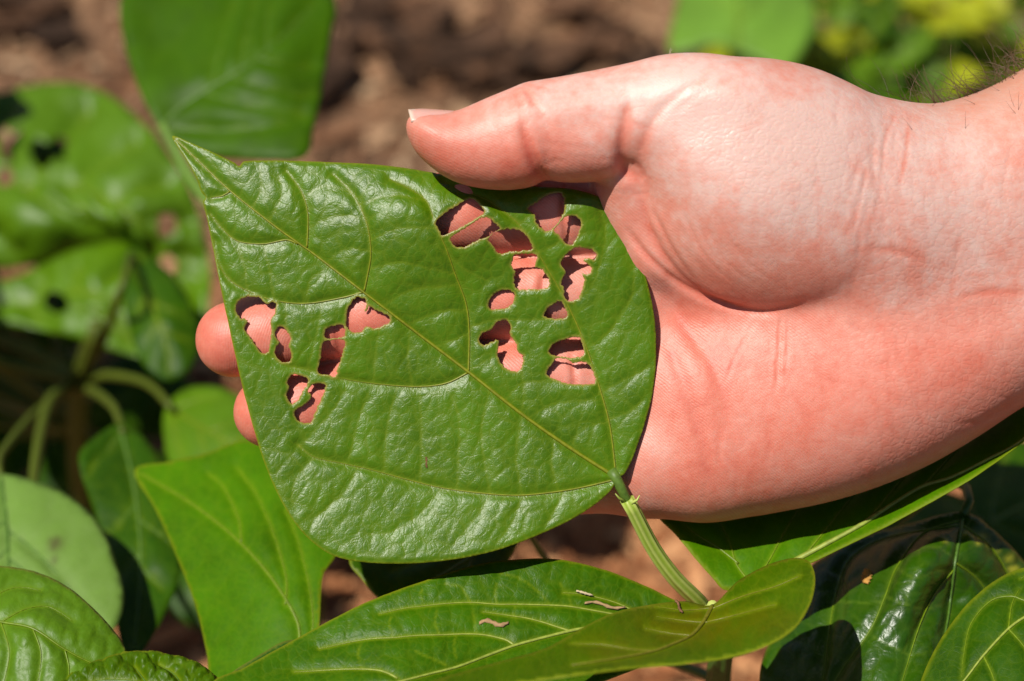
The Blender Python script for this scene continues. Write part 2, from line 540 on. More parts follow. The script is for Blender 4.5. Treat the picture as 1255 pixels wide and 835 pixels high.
CREASES = [   # layout polyline, depth mm, half width mm, redness
    ([(810, 350), (842, 403), (872, 446), (886, 484), (890, 515)], 0.26, 2.3, 0.16),
    ([(812, 412), (838, 469), (857, 530), (872, 582), (892, 610)], 0.30, 2.3, 0.18),
    ([(640, 148), (645, 178), (654, 203), (668, 224)], 0.4, 1.3, 0.6),
    ([(648, 165), (660, 198), (674, 222)], 0.35, 0.8, 0.4),
    ([(772, 120), (764, 160), (762, 190), (770, 212), (790, 222)], 0.4, 1.8, 0.5),
    ([(770, 196), (784, 205), (790, 222)], 0.2, 1.2, 0.3),
    ([(880, 88), (836, 113), (805, 142), (788, 176), (783, 205)], 0.2, 1.6, 0.35),
    ([(910, 92), (862, 112), (826, 140)], 0.1, 1.2, 0.2),
    ([(1063, 205), (1052, 255), (1043, 290)], 0.10, 0.6, 0.2),
    ([(1085, 185), (1078, 240), (1062, 300)], 0.06, 0.6, 0.1),
    ([(1113, 150), (1110, 190), (1100, 235)], 0.06, 0.7, 0.45),
    ([(1060, 306), (1100, 308), (1140, 322)], 0.08, 1.2, 0.4),
    ([(1172, 366), (1215, 358), (1265, 360)], 0.10, 1.1, 0.4),
    ([(957, 385), (955, 430), (951, 486)], 0.26, 0.6, 0.0),
    ([(966, 388), (964, 440), (960, 470)], 0.14, 0.5, 0.0),
    ([(930, 386), (900, 440), (890, 470)], 0.12, 0.5, 0.1),
    ([(1170, 520), (1205, 515), (1262, 480)], 0.12, 1.1, 0.2),
    ([(836, 260), (868, 318), (905, 352)], 0.10, 0.5, 0.1),
    ([(856, 262), (888, 318), (925, 350)], 0.09, 0.5, 0.05),
    ([(878, 258), (910, 315), (945, 345)], 0.09, 0.5, 0.05),
    ([(770, 282), (792, 312), (824, 340), (864, 364), (905, 378)], 0.55, 1.0, 0.45),
    ([(786, 232), (798, 285), (830, 332), (880, 368), (938, 382), (985, 368)], 0.35, 1.1, 0.4),
    ([(800, 258), (826, 308), (858, 352)], 0.25, 0.8, 0.25),
    ([(1100, 135), (1085, 170), (1080, 220)], 0.12, 0.6, 0.2),
    ([(640, 108), (650, 118), (656, 132)], 0.3, 0.8, 0.3),
    ([(628, 112), (636, 122), (640, 136)], 0.25, 0.7, 0.3),
    ([(668, 330), (664, 356), (668, 395)], 0.5, 1.2, 0.35),   # finger joint lines seen through the holes
    ([(420, 350), (412, 395), (418, 440)], 0.4, 1.0, 0.3),
    ([(692, 218), (690, 260), (698, 300)], 0.45, 1.0, 0.3),
    ([(700, 430), (704, 470), (702, 510)], 0.4, 1.0, 0.3),
]

def blob(px, py, cx, cy, rx, ry):
    return np.exp(-((px-cx)/rx)**2 - ((py-cy)/ry)**2)

def build_hand():
    v, q = build_hand_mesh()
    n = quad_normals(v, q)
    if n[:, 2][np.argmax(v[:, 2])] < 0:
        q = q[:, ::-1]; n = -n
    px, py = unloc(v)
    P = np.stack([px, py], 1)
    front = np.clip(n[:, 2]*1.6 + 0.35, 0, 1)
    red = np.zeros(len(v)); dep = np.zeros(len(v))
    for line, d, hw, r in CREASES:
        c = catmull(line, 5)
        lo = c.min(0) - 40; hi = c.max(0) + 40
        m = np.where((px > lo[0]) & (px < hi[0]) & (py > lo[1]) & (py < hi[1]) & (n[:, 2] > 0))[0]
        if not len(m): continue
        dist, arg = seg_dist(P[m], c[:-1], c[1:])
        t = arg/max(len(c)-2, 1)
        fade = np.clip(np.minimum(t, 1-t)*5 + 0.15, 0, 1)
        dd = dist*S_MM
        dep[m] -= d*fade*np.exp(-(dd/(hw*0.6))**2)
        dep[m] += 0.35*d*fade*np.exp(-((dd-hw*1.5)/(hw))**2)
        red[m] = np.maximum(red[m], r*fade*np.exp(-(dd/(hw*0.75))**2))
    # a scatter of hair-fine lines over the palm
    for cx, cy, sx, sy, ang, num in ((900, 520, 50, 60, 1.35, 16), (980, 440, 60, 50, 1.2, 12), (1080, 420, 60, 70, 0.5, 12), (870, 300, 40, 50, 1.0, 10), (1060, 230, 25, 70, 1.5, 12), (1190, 330, 45, 90, 1.45, 10), (650, 165, 40, 30, 1.2, 10), (720, 180, 40, 30, 0.2, 10)):
        for i in range(num):
            x = RNG.normal(cx, sx); y = RNG.normal(cy, sy); a = ang + RNG.normal(0, 0.25); ln = RNG.uniform(14, 46)
            c = catmull([(x - ln*math.cos(a), y - ln*math.sin(a)), (x + RNG.normal(0, 3), y + RNG.normal(0, 3)), (x + ln*math.cos(a), y + ln*math.sin(a))], 6)
            lo = c.min(0) - 8; hi = c.max(0) + 8
            m = np.where((px > lo[0]) & (px < hi[0]) & (py > lo[1]) & (py < hi[1]) & (n[:, 2] > 0.2))[0]
            if not len(m): continue
            dist, arg = seg_dist(P[m], c[:-1], c[1:])
            t = arg/max(len(c)-2, 1)
            g = np.exp(-(dist*S_MM/0.55)**2)*np.clip(np.minimum(t, 1-t)*4 + 0.1, 0, 1)
            dep[m] -= RNG.uniform(0.05, 0.11)*g; red[m] = np.maximum(red[m], 0.10*g)
    # irregular softness of flesh
    dep += 0.35*fbm(px/70, py/70, 3, 3) + 0.10*fbm(px/16, py/16, 8, 3)
    # wrinkles across the wrist
    wr = np.exp(-((px-1090)/60)**2)*sstep(py, 100, 160)
    dep += 0.022*wr*np.sin((px + 22*fbm(px/60, py/110, 4, 2)*2 - 0.12*(py-250))*0.42)
    # fine slanting lines on the ball of the thumb
    th = blob(px, py, 880, 290, 70, 60)
    dep += 0.035*th*np.sin((0.86*(px-880) - 0.5*(py-290) + 30*fbm(px/50, py/50, 5, 2))*0.55)
    v = v + n*(dep*front)[:, None]
    base = (0.39 + 0.16*blob(px, py, 960, 470, 150, 90) + 0.22*blob(px, py, 1170, 440, 70, 60) + 0.22*blob(px, py, 610, 200, 80, 30)
            + 0.16*blob(px, py, 850, 400, 70, 80) + 0.12*blob(px, py, 880, 590, 120, 45) + 0.22*sstep(-px, -700, -640)*sstep(py, 228, 250)
            - 0.40*blob(px, py, 955, 185, 150, 120) - 0.28*blob(px, py, 730, 108, 130, 60) - 0.30*blob(px, py, 1200, 250, 150, 190) - 0.2*blob(px, py, 840, 120, 60, 60) - 0.12*blob(px, py, 800, 560, 30, 60)
            + 0.14*blob(px, py, 845, 560, 30, 50) + 0.14*blob(px, py, 520, 185, 35, 40))
    base += 0.5*fbm(px/34, py/34, 21, 3)*0.55
    red = base + red*0.55
    # direction of the papillary ridges (mm)
    phase = (0.62*px - 0.78*py)*S_MM
    tip = sstep(-px, -420, -400)
    phase = np.where(px < 420, np.hypot((px-372)*1.0, (py-np.where(py < 458, 430, 520))*0.8)*S_MM, phase)
    m = (py < 235) & (px < 780)
    phase = np.where(m, (0.42*(px) - 0.9*(py))*S_MM*-1, phase)
    ridge = 1.0 - sstep(px, 1000, 1100)
    ridge *= 1 - 0.85*blob(px, py, 950, 190, 160, 110)
    ridge = ridge*np.where(m & (py < 150), 0.3, 1.0)
    ridge *= 1 - 0.9*np.exp(-((px-420)/10)**2)
    ridge *= 1 - np.exp(-((px-780)/14)**2)*(py < 245)
    ridge *= 1 - 0.6*np.exp(-((px-780)/30)**2)*(py < 245)
    mesh_lines = 0.35 + 0.9*blob(px, py, 965, 190, 110, 90) + 0.5*sstep(px, 1020, 1120)
    tan = sstep(px, 1080, 1190)*sstep(-py, -205, -95)*np.clip(0.9 - n[:, 2]*0.25, 0, 1) + sstep(px, 1140, 1290)*0.08
    root = empty("person", to_world(v.mean(0)), "bare right hand and wrist of a person, palm up, thumb pinching the eaten leaf", "person")
    ob = new_obj("body", to_world(v), q, skin_material(), root, dict(red=red, shine=blob(px, py, 955, 190, 130, 100), phase=phase, ridge=ridge, mesh_lines=mesh_lines, tan=tan))
    # thumb nail: curved plate with a pale free edge
    nu, nv = 22, 18
    vs = []; free = []
    for i in range(nu):
        s = i/(nu-1)
        x = 504 + 66*s
        r_up = 36.0 - 1.2*s - 3.0*max(0, s-0.85)/0.15 - 2.0*max(0, 0.25-s)/0.25
        for j in range(nv):
            a = R_(-62 + 121*j/(nv-1)*(1 - 0.35*s**3))
            xx = x + 6*abs(math.sin(a))**2*(1-s) - 2
            cy = 172 + 3*s
            pt = loc(xx, cy - r_up*math.cos(a), 0) * (1, 1, 0) + (0, 0, 7.4 + r_up*S_MM*0.98*math.sin(a))
            vs.append(pt); free.append(1.0 if s < 0.05 + 0.05*math.cos(a*1.2) else 0.0)
    vs = np.array(vs)
    fs = [(i*nv+j, i*nv+j+1, (i+1)*nv+j+1, (i+1)*nv+j) for i in range(nu-1) for j in range(nv-1)]
    m, nt, nd, lk, bs = mat_new("nail")
    lk.new(mix_c(nt, attr(nt, "free"), (0.62, 0.33, 0.27), (0.60, 0.46, 0.37)), bs.inputs["Base Color"])
    bs.inputs["Roughness"].default_value = 0.28
    bs.inputs["Subsurface Weight"].default_value = 0.15; bs.inputs["Subsurface Scale"].default_value = 0.001
    nail = new_obj("thumb_nail", to_world(vs), fs, m, root, dict(free=free))
    so = nail.modifiers.new("thick", 'SOLIDIFY'); so.thickness = 0.0005; so.offset = -1
    # hair on the wrist: real strands rooted in the skin
    hm = simple("hair", (0.045, 0.026, 0.015), 0.4, 0.4, 0.4, 60, (0.17, 0.10, 0.055))
    cand = np.where((px > 1035) & (px < 1500) & (n[:, 1] > 0.12) & (n[:, 2] > -0.75) & (py < 215) & (py > -60))[0]
    wgt = sstep(px[cand], 1040, 1170)**1.5 * np.clip(1.1 - (py[cand] - (130 - 0.43*np.maximum(px[cand]-1150, 0)))/110.0, 0.02, 1.2)
    wgt = wgt*np.where(n[cand, 2] < 0.2, 6.0, 0.45)
    pick = RNG.choice(cand, 560, replace=False, p=wgt/wgt.sum())
    V = []; Fq = []
    for k in pick:
        p = v[k]; nn = n[k]
        back = nn[2] < 0.3
        ln = RNG.uniform(6, 13) if back else RNG.uniform(2.5, 5)
        lie = RNG.normal(0, 0.35)
        dirn = nn*RNG.uniform(0.3, 0.7) + np.array((RNG.normal(-0.55, 0.55), 0.35 + RNG.normal(0, 0.3), RNG.normal(0, 0.25)))
        dirn -= nn*min(0, dirn @ nn); dirn /= np.linalg.norm(dirn)
        bend = np.array((RNG.normal(0.15, 0.6), RNG.normal(-0.5, 0.5), RNG.normal(0, 0.4)))
        pts = [p - nn*0.2]
        d = dirn.copy()
        for s in range(6):
            d = d + bend*(0.15 if back else 0.08); d /= np.linalg.norm(d)
            nxt = pts[-1] + d*ln/6
            pts.append(nxt)
        r = np.linspace(0.085, 0.025, 7)*RNG.uniform(0.8, 1.25)*(1.0 if back else 0.55)
        a, b = tube(np.array(pts), r, 3)
        o = len(V)*21
        V.append(a); Fq += [tuple(i + o for i in t) for t in b]
    h = new_obj("arm_hair", to_world(np.concatenate(V)), Fq, hm, root)
    h["kind"] = "stuff"
    # a few stray white hairs and dust specks at the knuckle
    V = []; Fq = []
    spots = np.where((px > 820) & (px < 860) & (n[:, 1] > 0.8))[0]
    for k in RNG.choice(spots, 9, replace=False):
        pts = [v[k] + (0, -0.1, 0), v[k] + (RNG.normal(0, .25), 0.6, 0.1), v[k] + (RNG.normal(0, .5), 1.3, 0.2)]
        a, b = tube(np.array(pts), (0.06, 0.05, 0.02), 3)
        o = len(V)*9; V.append(a); Fq += [tuple(i+o for i in t) for t in b]
    h2 = new_obj("knuckle_hair", to_world(np.concatenate(V)), Fq, simple("pale_hair", (0.6, 0.5, 0.38), 0.4), root)
    h2["kind"] = "stuff"
    return root, (v, q, n)

person, HAND = build_hand()

# ------------------------------------------------------------------ leaves
def leaf_material(name, base, vein=(0.20, 0.26, 0.035), rough=0.36, spec=0.5, transl=0.22, bump=1.0, net_scale=520.0, tint=None, tcol=(0.20, 0.40, 0.0), mottled=0.3, rim=(0.26, 0.27, 0.04), scar=None, grain=1500.0, netmix=0.2):
    m, nt, nd, lk, bs = mat_new(name)
    uv = N(nt, "ShaderNodeUVMap"); uv.uv_map = "flat"
    n1 = N(nt, "ShaderNodeTexNoise", **{"Scale": 70.0, "Detail": 5.0, "Roughness": 0.62}); lk.new(uv.outputs[0], n1.inputs["Vector"])
    n2 = N(nt, "ShaderNodeTexNoise", **{"Scale": grain, "Detail": 3.0, "Roughness": 0.7}); lk.new(uv.outputs[0], n2.inputs["Vector"])
    wv = N(nt, "ShaderNodeVectorMath", operation='MULTIPLY_ADD')
    nw = N(nt, "ShaderNodeTexNoise", **{"Scale": 260.0, "Detail": 2.0}); lk.new(uv.outputs[0], nw.inputs["Vector"])
    lk.new(nw.outputs["Color"], wv.inputs[0]); wv.inputs[1].default_value = (0.0022, 0.0022, 0); lk.new(uv.outputs[0], wv.inputs[2])
    vo = N(nt, "ShaderNodeTexVoronoi", feature='DISTANCE_TO_EDGE', **{"Scale": net_scale}); lk.new(wv.outputs[0], vo.inputs["Vector"])
    vo2 = N(nt, "ShaderNodeTexVoronoi", feature='DISTANCE_TO_EDGE', **{"Scale": net_scale*2.9}); lk.new(wv.outputs[0], vo2.inputs["Vector"])
    e1 = math_n(nt, 'MINIMUM', math_n(nt, 'MULTIPLY', vo.outputs["Distance"], 7.0), 1.0)
    e2 = math_n(nt, 'MINIMUM', math_n(nt, 'MULTIPLY', vo2.outputs["Distance"], 4.5), 1.0)
    light = tuple(min(1, c*(1+mottled)) for c in base); dark = tuple(c*(1-mottled) for c in base)
    f = math_n(nt, 'MULTIPLY', math_n(nt, 'SUBTRACT', n1.outputs["Fac"], 0.3), 2.4, True)
    col = mix_c(nt, f, dark, light)
    col = mix_c(nt, math_n(nt, 'MULTIPLY', math_n(nt, 'SUBTRACT', n2.outputs["Fac"], 0.45), 1.2, True), col, tuple(c*1.5 for c in base))
    netf = math_n(nt, 'MULTIPLY', math_n(nt, 'SUBTRACT', 1.0, e1), netmix)
    veinc = tuple(0.5*a + 0.5*b for a, b in zip(vein, base))
    col = mix_c(nt, netf, col, veinc)
    col = mix_c(nt, math_n(nt, 'MULTIPLY', attr(nt, "net"), netmix), col, veinc)
    if tint: col = mix_c(nt, attr(nt, "tint"), col, tint)
    col = mix_c(nt, math_n(nt, 'MULTIPLY', attr(nt, "vein"), 0.75), col, vein)
    col = mix_c(nt, attr(nt, "rim"), col, rim)
    if scar: col = mix_c(nt, attr(nt, "scar"), col, scar)
    lk.new(col, bs.inputs["Base Color"])
    bs.inputs["Specular IOR Level"].default_value = spec
    rg = math_n(nt, 'ADD', rough - 0.07, math_n(nt, 'MULTIPLY', n2.outputs["Fac"], 0.16))
    lk.new(rg, bs.inputs["Roughness"])
    h = math_n(nt, 'ADD', math_n(nt, 'MULTIPLY', e1, 0.5), math_n(nt, 'MULTIPLY', e2, 0.3))
    h = math_n(nt, 'ADD', h, math_n(nt, 'MULTIPLY', n2.outputs["Fac"], 0.75))
    bp = N(nt, "ShaderNodeBump", **{"Strength": 0.8, "Distance": 0.000065*bump}); lk.new(h, bp.inputs["Height"])
    lk.new(bp.outputs[0], bs.inputs["Normal"])
    tr = N(nt, "ShaderNodeBsdfTranslucent")
    lk.new(mix_c(nt, 0.75, col, tcol), tr.inputs["Color"])
    mx = N(nt, "ShaderNodeMixShader"); mx.inputs[0].default_value = transl
    lk.new(bs.outputs[0], mx.inputs[1]); lk.new(tr.outputs[0], mx.inputs[2])
    lk.new(mx.outputs[0], nd["Material Output"].inputs["Surface"])
    return m

def vein_material(name, col, rough=0.42):
    return simple(name, col, rough, 0.4, 0.35, 900.0)

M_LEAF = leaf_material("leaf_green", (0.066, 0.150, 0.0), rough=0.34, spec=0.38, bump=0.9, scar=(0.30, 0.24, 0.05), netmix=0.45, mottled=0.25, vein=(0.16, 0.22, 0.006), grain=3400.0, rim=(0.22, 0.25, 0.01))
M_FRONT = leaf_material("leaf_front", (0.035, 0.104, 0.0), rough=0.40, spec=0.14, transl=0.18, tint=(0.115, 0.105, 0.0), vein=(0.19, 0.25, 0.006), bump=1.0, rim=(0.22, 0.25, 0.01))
M_SMOOTH = leaf_material("leaf_smooth", (0.050, 0.145, 0.0), rough=0.5, spec=0.07, transl=0.22, bump=0.6, vein=(0.16, 0.26, 0.004), rim=(0.2, 0.25, 0.01))  # the smooth leaves' own bright green
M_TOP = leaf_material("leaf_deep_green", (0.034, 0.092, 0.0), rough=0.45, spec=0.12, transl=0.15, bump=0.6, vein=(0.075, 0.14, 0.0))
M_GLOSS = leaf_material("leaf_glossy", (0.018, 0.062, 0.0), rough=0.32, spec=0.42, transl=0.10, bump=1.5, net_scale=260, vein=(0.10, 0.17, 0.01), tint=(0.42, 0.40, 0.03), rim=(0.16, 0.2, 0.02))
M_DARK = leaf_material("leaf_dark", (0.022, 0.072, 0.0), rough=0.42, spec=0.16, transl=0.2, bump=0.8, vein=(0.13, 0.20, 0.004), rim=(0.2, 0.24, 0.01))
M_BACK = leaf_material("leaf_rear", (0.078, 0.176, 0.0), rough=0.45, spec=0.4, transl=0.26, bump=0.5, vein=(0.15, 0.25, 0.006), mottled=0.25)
M_PALE = leaf_material("leaf_underside", (0.135, 0.245, 0.035), rough=0.6, spec=0.25, transl=0.25, bump=0.6, vein=(0.22, 0.32, 0.10), tint=(0.07, 0.05, 0.02), mottled=0.12)
M_YELLOW = leaf_material("leaf_yellow", (0.36, 0.38, 0.004), rough=0.5, spec=0.3, transl=0.3, bump=0.4, tcol=(0.45, 0.45, 0.01), vein=(0.3, 0.35, 0.03))
M_BRIGHT = leaf_material("leaf_light", (0.15, 0.30, 0.03), rough=0.5, spec=0.3, transl=0.3, bump=0.4, vein=(0.2, 0.33, 0.04))
V_PALE = vein_material("vein_pale", (0.19, 0.21, 0.006))
V_MID = vein_material("vein_green", (0.14, 0.22, 0.004))
V_OLIVE = vein_material("vein_olive", (0.17, 0.17, 0.012))
V_WHITE = vein_material("vein_whitish", (0.28, 0.34, 0.05))
V_DARK = vein_material("vein_dim", (0.08, 0.17, 0.02))
def ribbed_material(name, ridge, groove):
    m, nt, nd, lk, bs = mat_new(name)
    tc = N(nt, "ShaderNodeTexCoord")
    n = N(nt, "ShaderNodeTexNoise", **{"Scale": 500.0, "Detail": 4.0}); lk.new(tc.outputs["Object"], n.inputs["Vector"])
    f = math_n(nt, 'ADD', attr(nt, "groove"), math_n(nt, 'MULTIPLY', math_n(nt, 'SUBTRACT', n.outputs["Fac"], 0.5), 0.6), True)
    lk.new(mix_c(nt, f, ridge, groove), bs.inputs["Base Color"])
    bs.inputs["Roughness"].default_value = 0.42; bs.inputs["Specular IOR Level"].default_value = 0.35
    b = N(nt, "ShaderNodeBump", **{"Strength": 0.5, "Distance": 0.0001}); lk.new(n.outputs["Fac"], b.inputs["Height"]); lk.new(b.outputs[0], bs.inputs["Normal"])
    return m
M_STEM = ribbed_material("stem_green", (0.40, 0.46, 0.11), (0.22, 0.32, 0.025))
M_JOINT = vein_material("leaf_joint_green", (0.10, 0.18, 0.02), 0.5)
M_STEMM = vein_material("stem_mid", (0.075, 0.105, 0.002), 0.6)
M_STEMD = vein_material("stem_dark", (0.05, 0.12, 0.015), 0.45)

class Surf:
    """smooth height w over the layout grid through a few given points (thin plate)"""
    def __init__(s, ctrl, lam=0.0):
        c = np.array(ctrl, float); s.c = c[:, :2]/100; n = len(c)
        A = s.K(s.c) + lam*np.eye(n); Pm = np.c_[np.ones(n), s.c]
        M = np.block([[A, Pm], [Pm.T, np.zeros((3, 3))]])
        s.w = np.linalg.solve(M + 1e-9*np.eye(n+3), np.r_[c[:, 2], 0, 0, 0])
    def K(s, q):
        r2 = ((q[:, None] - s.c[None])**2).sum(2)
        return 0.5*r2*np.log(r2 + 1e-12)
    def __call__(s, px, py):
        px = np.asarray(px, float); py = np.asarray(py, float)
        q = np.stack([px.ravel(), py.ravel()], 1)/100
        return (s.K(q) @ s.w[:-3] + np.c_[np.ones(len(q)), q] @ s.w[-3:]).reshape(px.shape)
    def pos(s, px, py): return loc(px, py, s(px, py))
    def normal(s, px, py):
        e = 1.0
        a = s.pos(px+e, py) - s.pos(px-e, py); b = s.pos(px, py-e) - s.pos(px, py+e)
        n = np.cross(a, b); n /= np.linalg.norm(n, axis=-1)[..., None] + 1e-12
        return n

def auto_sides(mid, outline, n=4, fwd=0.75, curve=0.45, basal=True):
    """curved side veins from the midrib (base -> tip) out towards the edge"""
    m = catmull(mid, 6); o = np.asarray(outline, float)
    out = []
    T = np.gradient(m, axis=0); T /= np.linalg.norm(T, axis=1)[:, None]
    for side in (-1, 1):
        for k in range(n):
            t = (0.02 if (k == 0 and basal) else 0.12 + 0.66*(k + (0.0 if side > 0 else 0.35))/n)
            i = min(int(t*len(m)), len(m)-2)
            p = m[i].copy(); nrm = np.array((-T[i][1], T[i][0]))*side
            f = fwd if k else fwd*0.85
            d = nrm + f*T[i]; d /= np.linalg.norm(d)
            pts = [p.copy()]
            size = np.ptp(o, axis=0).max()
            for s in range(60):
                d = d + curve*T[i]*0.05; d /= np.linalg.norm(d)
                q = pts[-1] + d*size/45
                if not inside(q[None], o)[0] or poly_dist(q[None], o)[0] < size*0.03: break
                pts.append(q)
            if len(pts) > 3: out.append(np.array(pts)[::2] if len(pts) > 6 else np.array(pts))
    return out

def make_leaf(outline, ctrl, mat, parent, mid=None, sides=(), fine=(), holes=(), step=4.0, quilt=0.5, cell=26.0, cell_h=0.25, vmat=None, smat=None,
              mid_r=0.42, side_r=0.22, jag=0.5, tints=(), label=None, ang=0.6, name="leaf", thick=0.16, veins=True, tint_all=0.0, quilt_w=9.0, rimw=1.6, sink=0.45, seed=0, fine_h=0.45):
    o = catmull(outline, max(step*0.8, 2.0), True)
    if jag:
        t = np.roll(o, -1, 0) - np.roll(o, 1, 0); nn = np.stack([-t[:, 1], t[:, 0]], 1); nn /= np.linalg.norm(nn, axis=1)[:, None] + 1e-9
        k = np.arange(len(o))*step
        o = o + nn*(jag*2.2*fbm(k/14.0, k*0+seed*3.1, 5+seed, 3))[:, None]
    hs = [catmull(h, max(step*0.7, 1.8), True) for h in holes]
    hs = [h + RNG.normal(0, 0.5, h.shape) for h in hs]
    surf = Surf(ctrl)
    lo = o.min(0); hi = o.max(0)
    dy = step*0.866
    rows = np.arange(lo[1], hi[1], dy)
    pts = []
    for i, y in enumerate(rows):
        x = np.arange(lo[0] + (step/2 if i % 2 else 0), hi[0], step)
        pts.append(np.stack([x, np.full_like(x, y)], 1))
    g = np.concatenate(pts); g = g + RNG.uniform(-0.18, 0.18, g.shape)*step
    allb = [o] + hs
    A = np.concatenate(allb); B = np.concatenate([np.roll(h, -1, 0) for h in allb])
    ok = inside(g, o)
    for h in hs: ok &= ~inside(g, h)
    g = g[ok]; db, _ = seg_dist(g, A, B)
    g = g[db > step*0.55]
    co = np.concatenate([A, g])
    edges = []; s = 0
    for h in allb:
        n = len(h); edges += [(s+i, s+(i+1) % n) for i in range(n)]; s += n
    r = delaunay_2d_cdt([Vector(c) for c in co], edges, [], 0, 1e-4)
    v2 = np.array([tuple(c) for c in r[0]]); f = np.array([t for t in r[2] if len(t) == 3], int)
    cen = v2[f].mean(1)
    ok = inside(cen, o)
    for h in hs: ok &= ~inside(cen, h)
    f = f[ok]
    used = np.unique(f); mp = np.full(len(v2), -1); mp[used] = np.arange(len(used)); v2 = v2[used]; f = mp[f]
    px, py = v2.T
    base = surf.pos(px, py); nrm = surf.normal(px, py)
    # vein relief
    sides = [catmull(sv, 5) for sv in sides]; finel = [catmull(sv, 5) for sv in fine]
    midc = catmull(mid, 5) if mid is not None else None
    dv = np.full(len(v2), 1e3)
    def acc(lines):
        a = np.concatenate([l[:-1] for l in lines]); b = np.concatenate([l[1:] for l in lines])
        return seg_dist(v2, a, b)[0]
    if midc is not None: dv = np.minimum(dv, acc([midc]))
    if sides: dv = np.minimum(dv, acc(sides))
    df = acc(finel) if finel else np.full(len(v2), 1e3)
    edge, _ = seg_dist(v2, A, B)
    ca, sa = math.cos(ang), math.sin(ang)
    u = (px*ca + py*sa)/cell; w = (-px*sa + py*ca)/(cell*1.7)
    wu = 0.35*fbm(px/40, py/40, 31+seed, 2); ww = 0.35*fbm(px/40, py/40, 37+seed, 2)
    c1, id1 = cells(u + wu, w + ww, 3+seed)
    c2, id2 = cells(u*2.7 + wu*2, w*3.2 + ww*2, 17+seed)
    h = quilt*(1 - np.exp(-(dv/quilt_w)**1.3)) - quilt
    h += quilt*fine_h*(1 - np.exp(-(df/8.0)**1.4))*(1 - np.exp(-(dv/7.0)**2))
    off = 1 - np.exp(-(dv/5.0)**2)
    h += off*(cell_h*(1 - np.exp(-(c1/0.30)**1.5)) + cell_h*0.3*(1 - np.exp(-(c2/0.3)**1.5)) + cell_h*0.8*(id1 - 0.5)*np.clip(c1/0.3, 0, 1))
    h += 0.35*quilt*off*fbm(px/60, py/60, 41+seed, 3)
    fadee = np.clip(edge/6, 0.25, 1)
    vv = base + nrm*(h*fadee)[:, None]
    vein = 0.8*np.exp(-(dv/2.4)**2) + 0.55*np.exp(-(df/1.4)**2)
    net = np.exp(-(c1/0.10)**2)
    rim = np.exp(-(edge/max(rimw, 0.01))**2)*(0.8 if rimw else 0)
    scar = np.zeros(len(v2))
    if hs:
        eh, _ = seg_dist(v2, np.concatenate(hs), np.concatenate([np.roll(q, -1, 0) for q in hs]))
        scar = np.exp(-(eh/(1.5 + 1.8*fbm(px/12, py/12, 83, 2)))**2)*0.9
    tint = np.full(len(v2), float(tint_all))
    for (tx, ty, rx, ry, a) in tints: tint = np.maximum(tint, a*np.clip(1.4*blob(px, py, tx, ty, rx, ry)*(0.75 + 0.9*fbm(px/9, py/9, 61, 3)), 0, 1))
    # thickness: lower skin a little behind
    n0 = quad_normals(vv, f)
    if (n0*nrm).sum() < 0: f = f[:, ::-1]; n0 = -n0
    low = vv - n0*thick
    nV = len(vv)
    ec = np.sort(np.concatenate([f[:, [0, 1]], f[:, [1, 2]], f[:, [2, 0]]]), axis=1)
    dire = np.concatenate([f[:, [0, 1]], f[:, [1, 2]], f[:, [2, 0]]])
    key = ec[:, 0].astype(np.int64)*nV + ec[:, 1]
    _, first, cnt = np.unique(key, return_index=True, return_counts=True)
    be = dire[first[cnt == 1]]
    rimf = np.concatenate([np.stack([be[:, 1], be[:, 0], be[:, 0] + nV], 1), np.stack([be[:, 1], be[:, 0] + nV, be[:, 1] + nV], 1)])
    faces = np.concatenate([f, f[:, ::-1] + nV, rimf])
    d2 = lambda a: np.concatenate([a, a])
    uvs = np.stack([px, py], 1)*S_MM*0.001
    lf = new_obj(name, to_world(np.concatenate([vv, low])), faces, mat, parent,
                 dict(vein=np.clip(d2(vein), 0, 1), net=d2(net), rim=d2(rim), scar=d2(scar), tint=np.clip(d2(tint), 0, 1)), d2(uvs))
    if label: lf["label"] = label
    if veins:
        def vt(nm, c, r0, r1, m):
            keep = inside(c, o)
            for hh in hs: keep &= ~inside(c, hh)
            keep |= np.arange(len(c)) < 2
            # longest continuous run
            best = (0, 0); i = 0
            while i < len(c):
                if keep[i]:
                    j = i
                    while j < len(c) and keep[j]: j += 1
                    if j - i > best[1] - best[0]: best = (i, j)
                    i = j
                else: i += 1
            c = c[best[0]:best[1]]
            if len(c) < 3: return
            nl = surf.normal(c[:, 0], c[:, 1])
            P3 = surf.pos(c[:, 0], c[:, 1]) + nl*(-quilt*0.95 + sink*r0)
            t = np.linspace(0, 1, len(c))
            rr = (r0*(1-t) + r1*t)*(1 + 0.25*fbm(t*len(c)/5, t*0, 71, 2))
            a, b = tube(to_world(P3), rr*0.001, 6, 0.75, nl[:, 0:1]*RIGHT + nl[:, 1:2]*UP + nl[:, 2:3]*BACK)
            new_obj(nm, a, b, m, lf)
        if midc is not None: vt("midrib", midc, mid_r, mid_r*0.35, vmat or V_MID)
        for sv in sides: vt("side_vein", sv, side_r, side_r*0.15, smat or vmat or V_MID)
    return lf, surf

def stem(name, pts, r0, r1, mat, parent, ribs=0, label=None):
    c = catmull(pts, 14)
    wpts = W(c[:, 0], c[:, 1], c[:, 2]); t = np.linspace(0, 1, len(c))
    return stem_world(name, wpts, r0, r1, mat, parent, ribs, label)

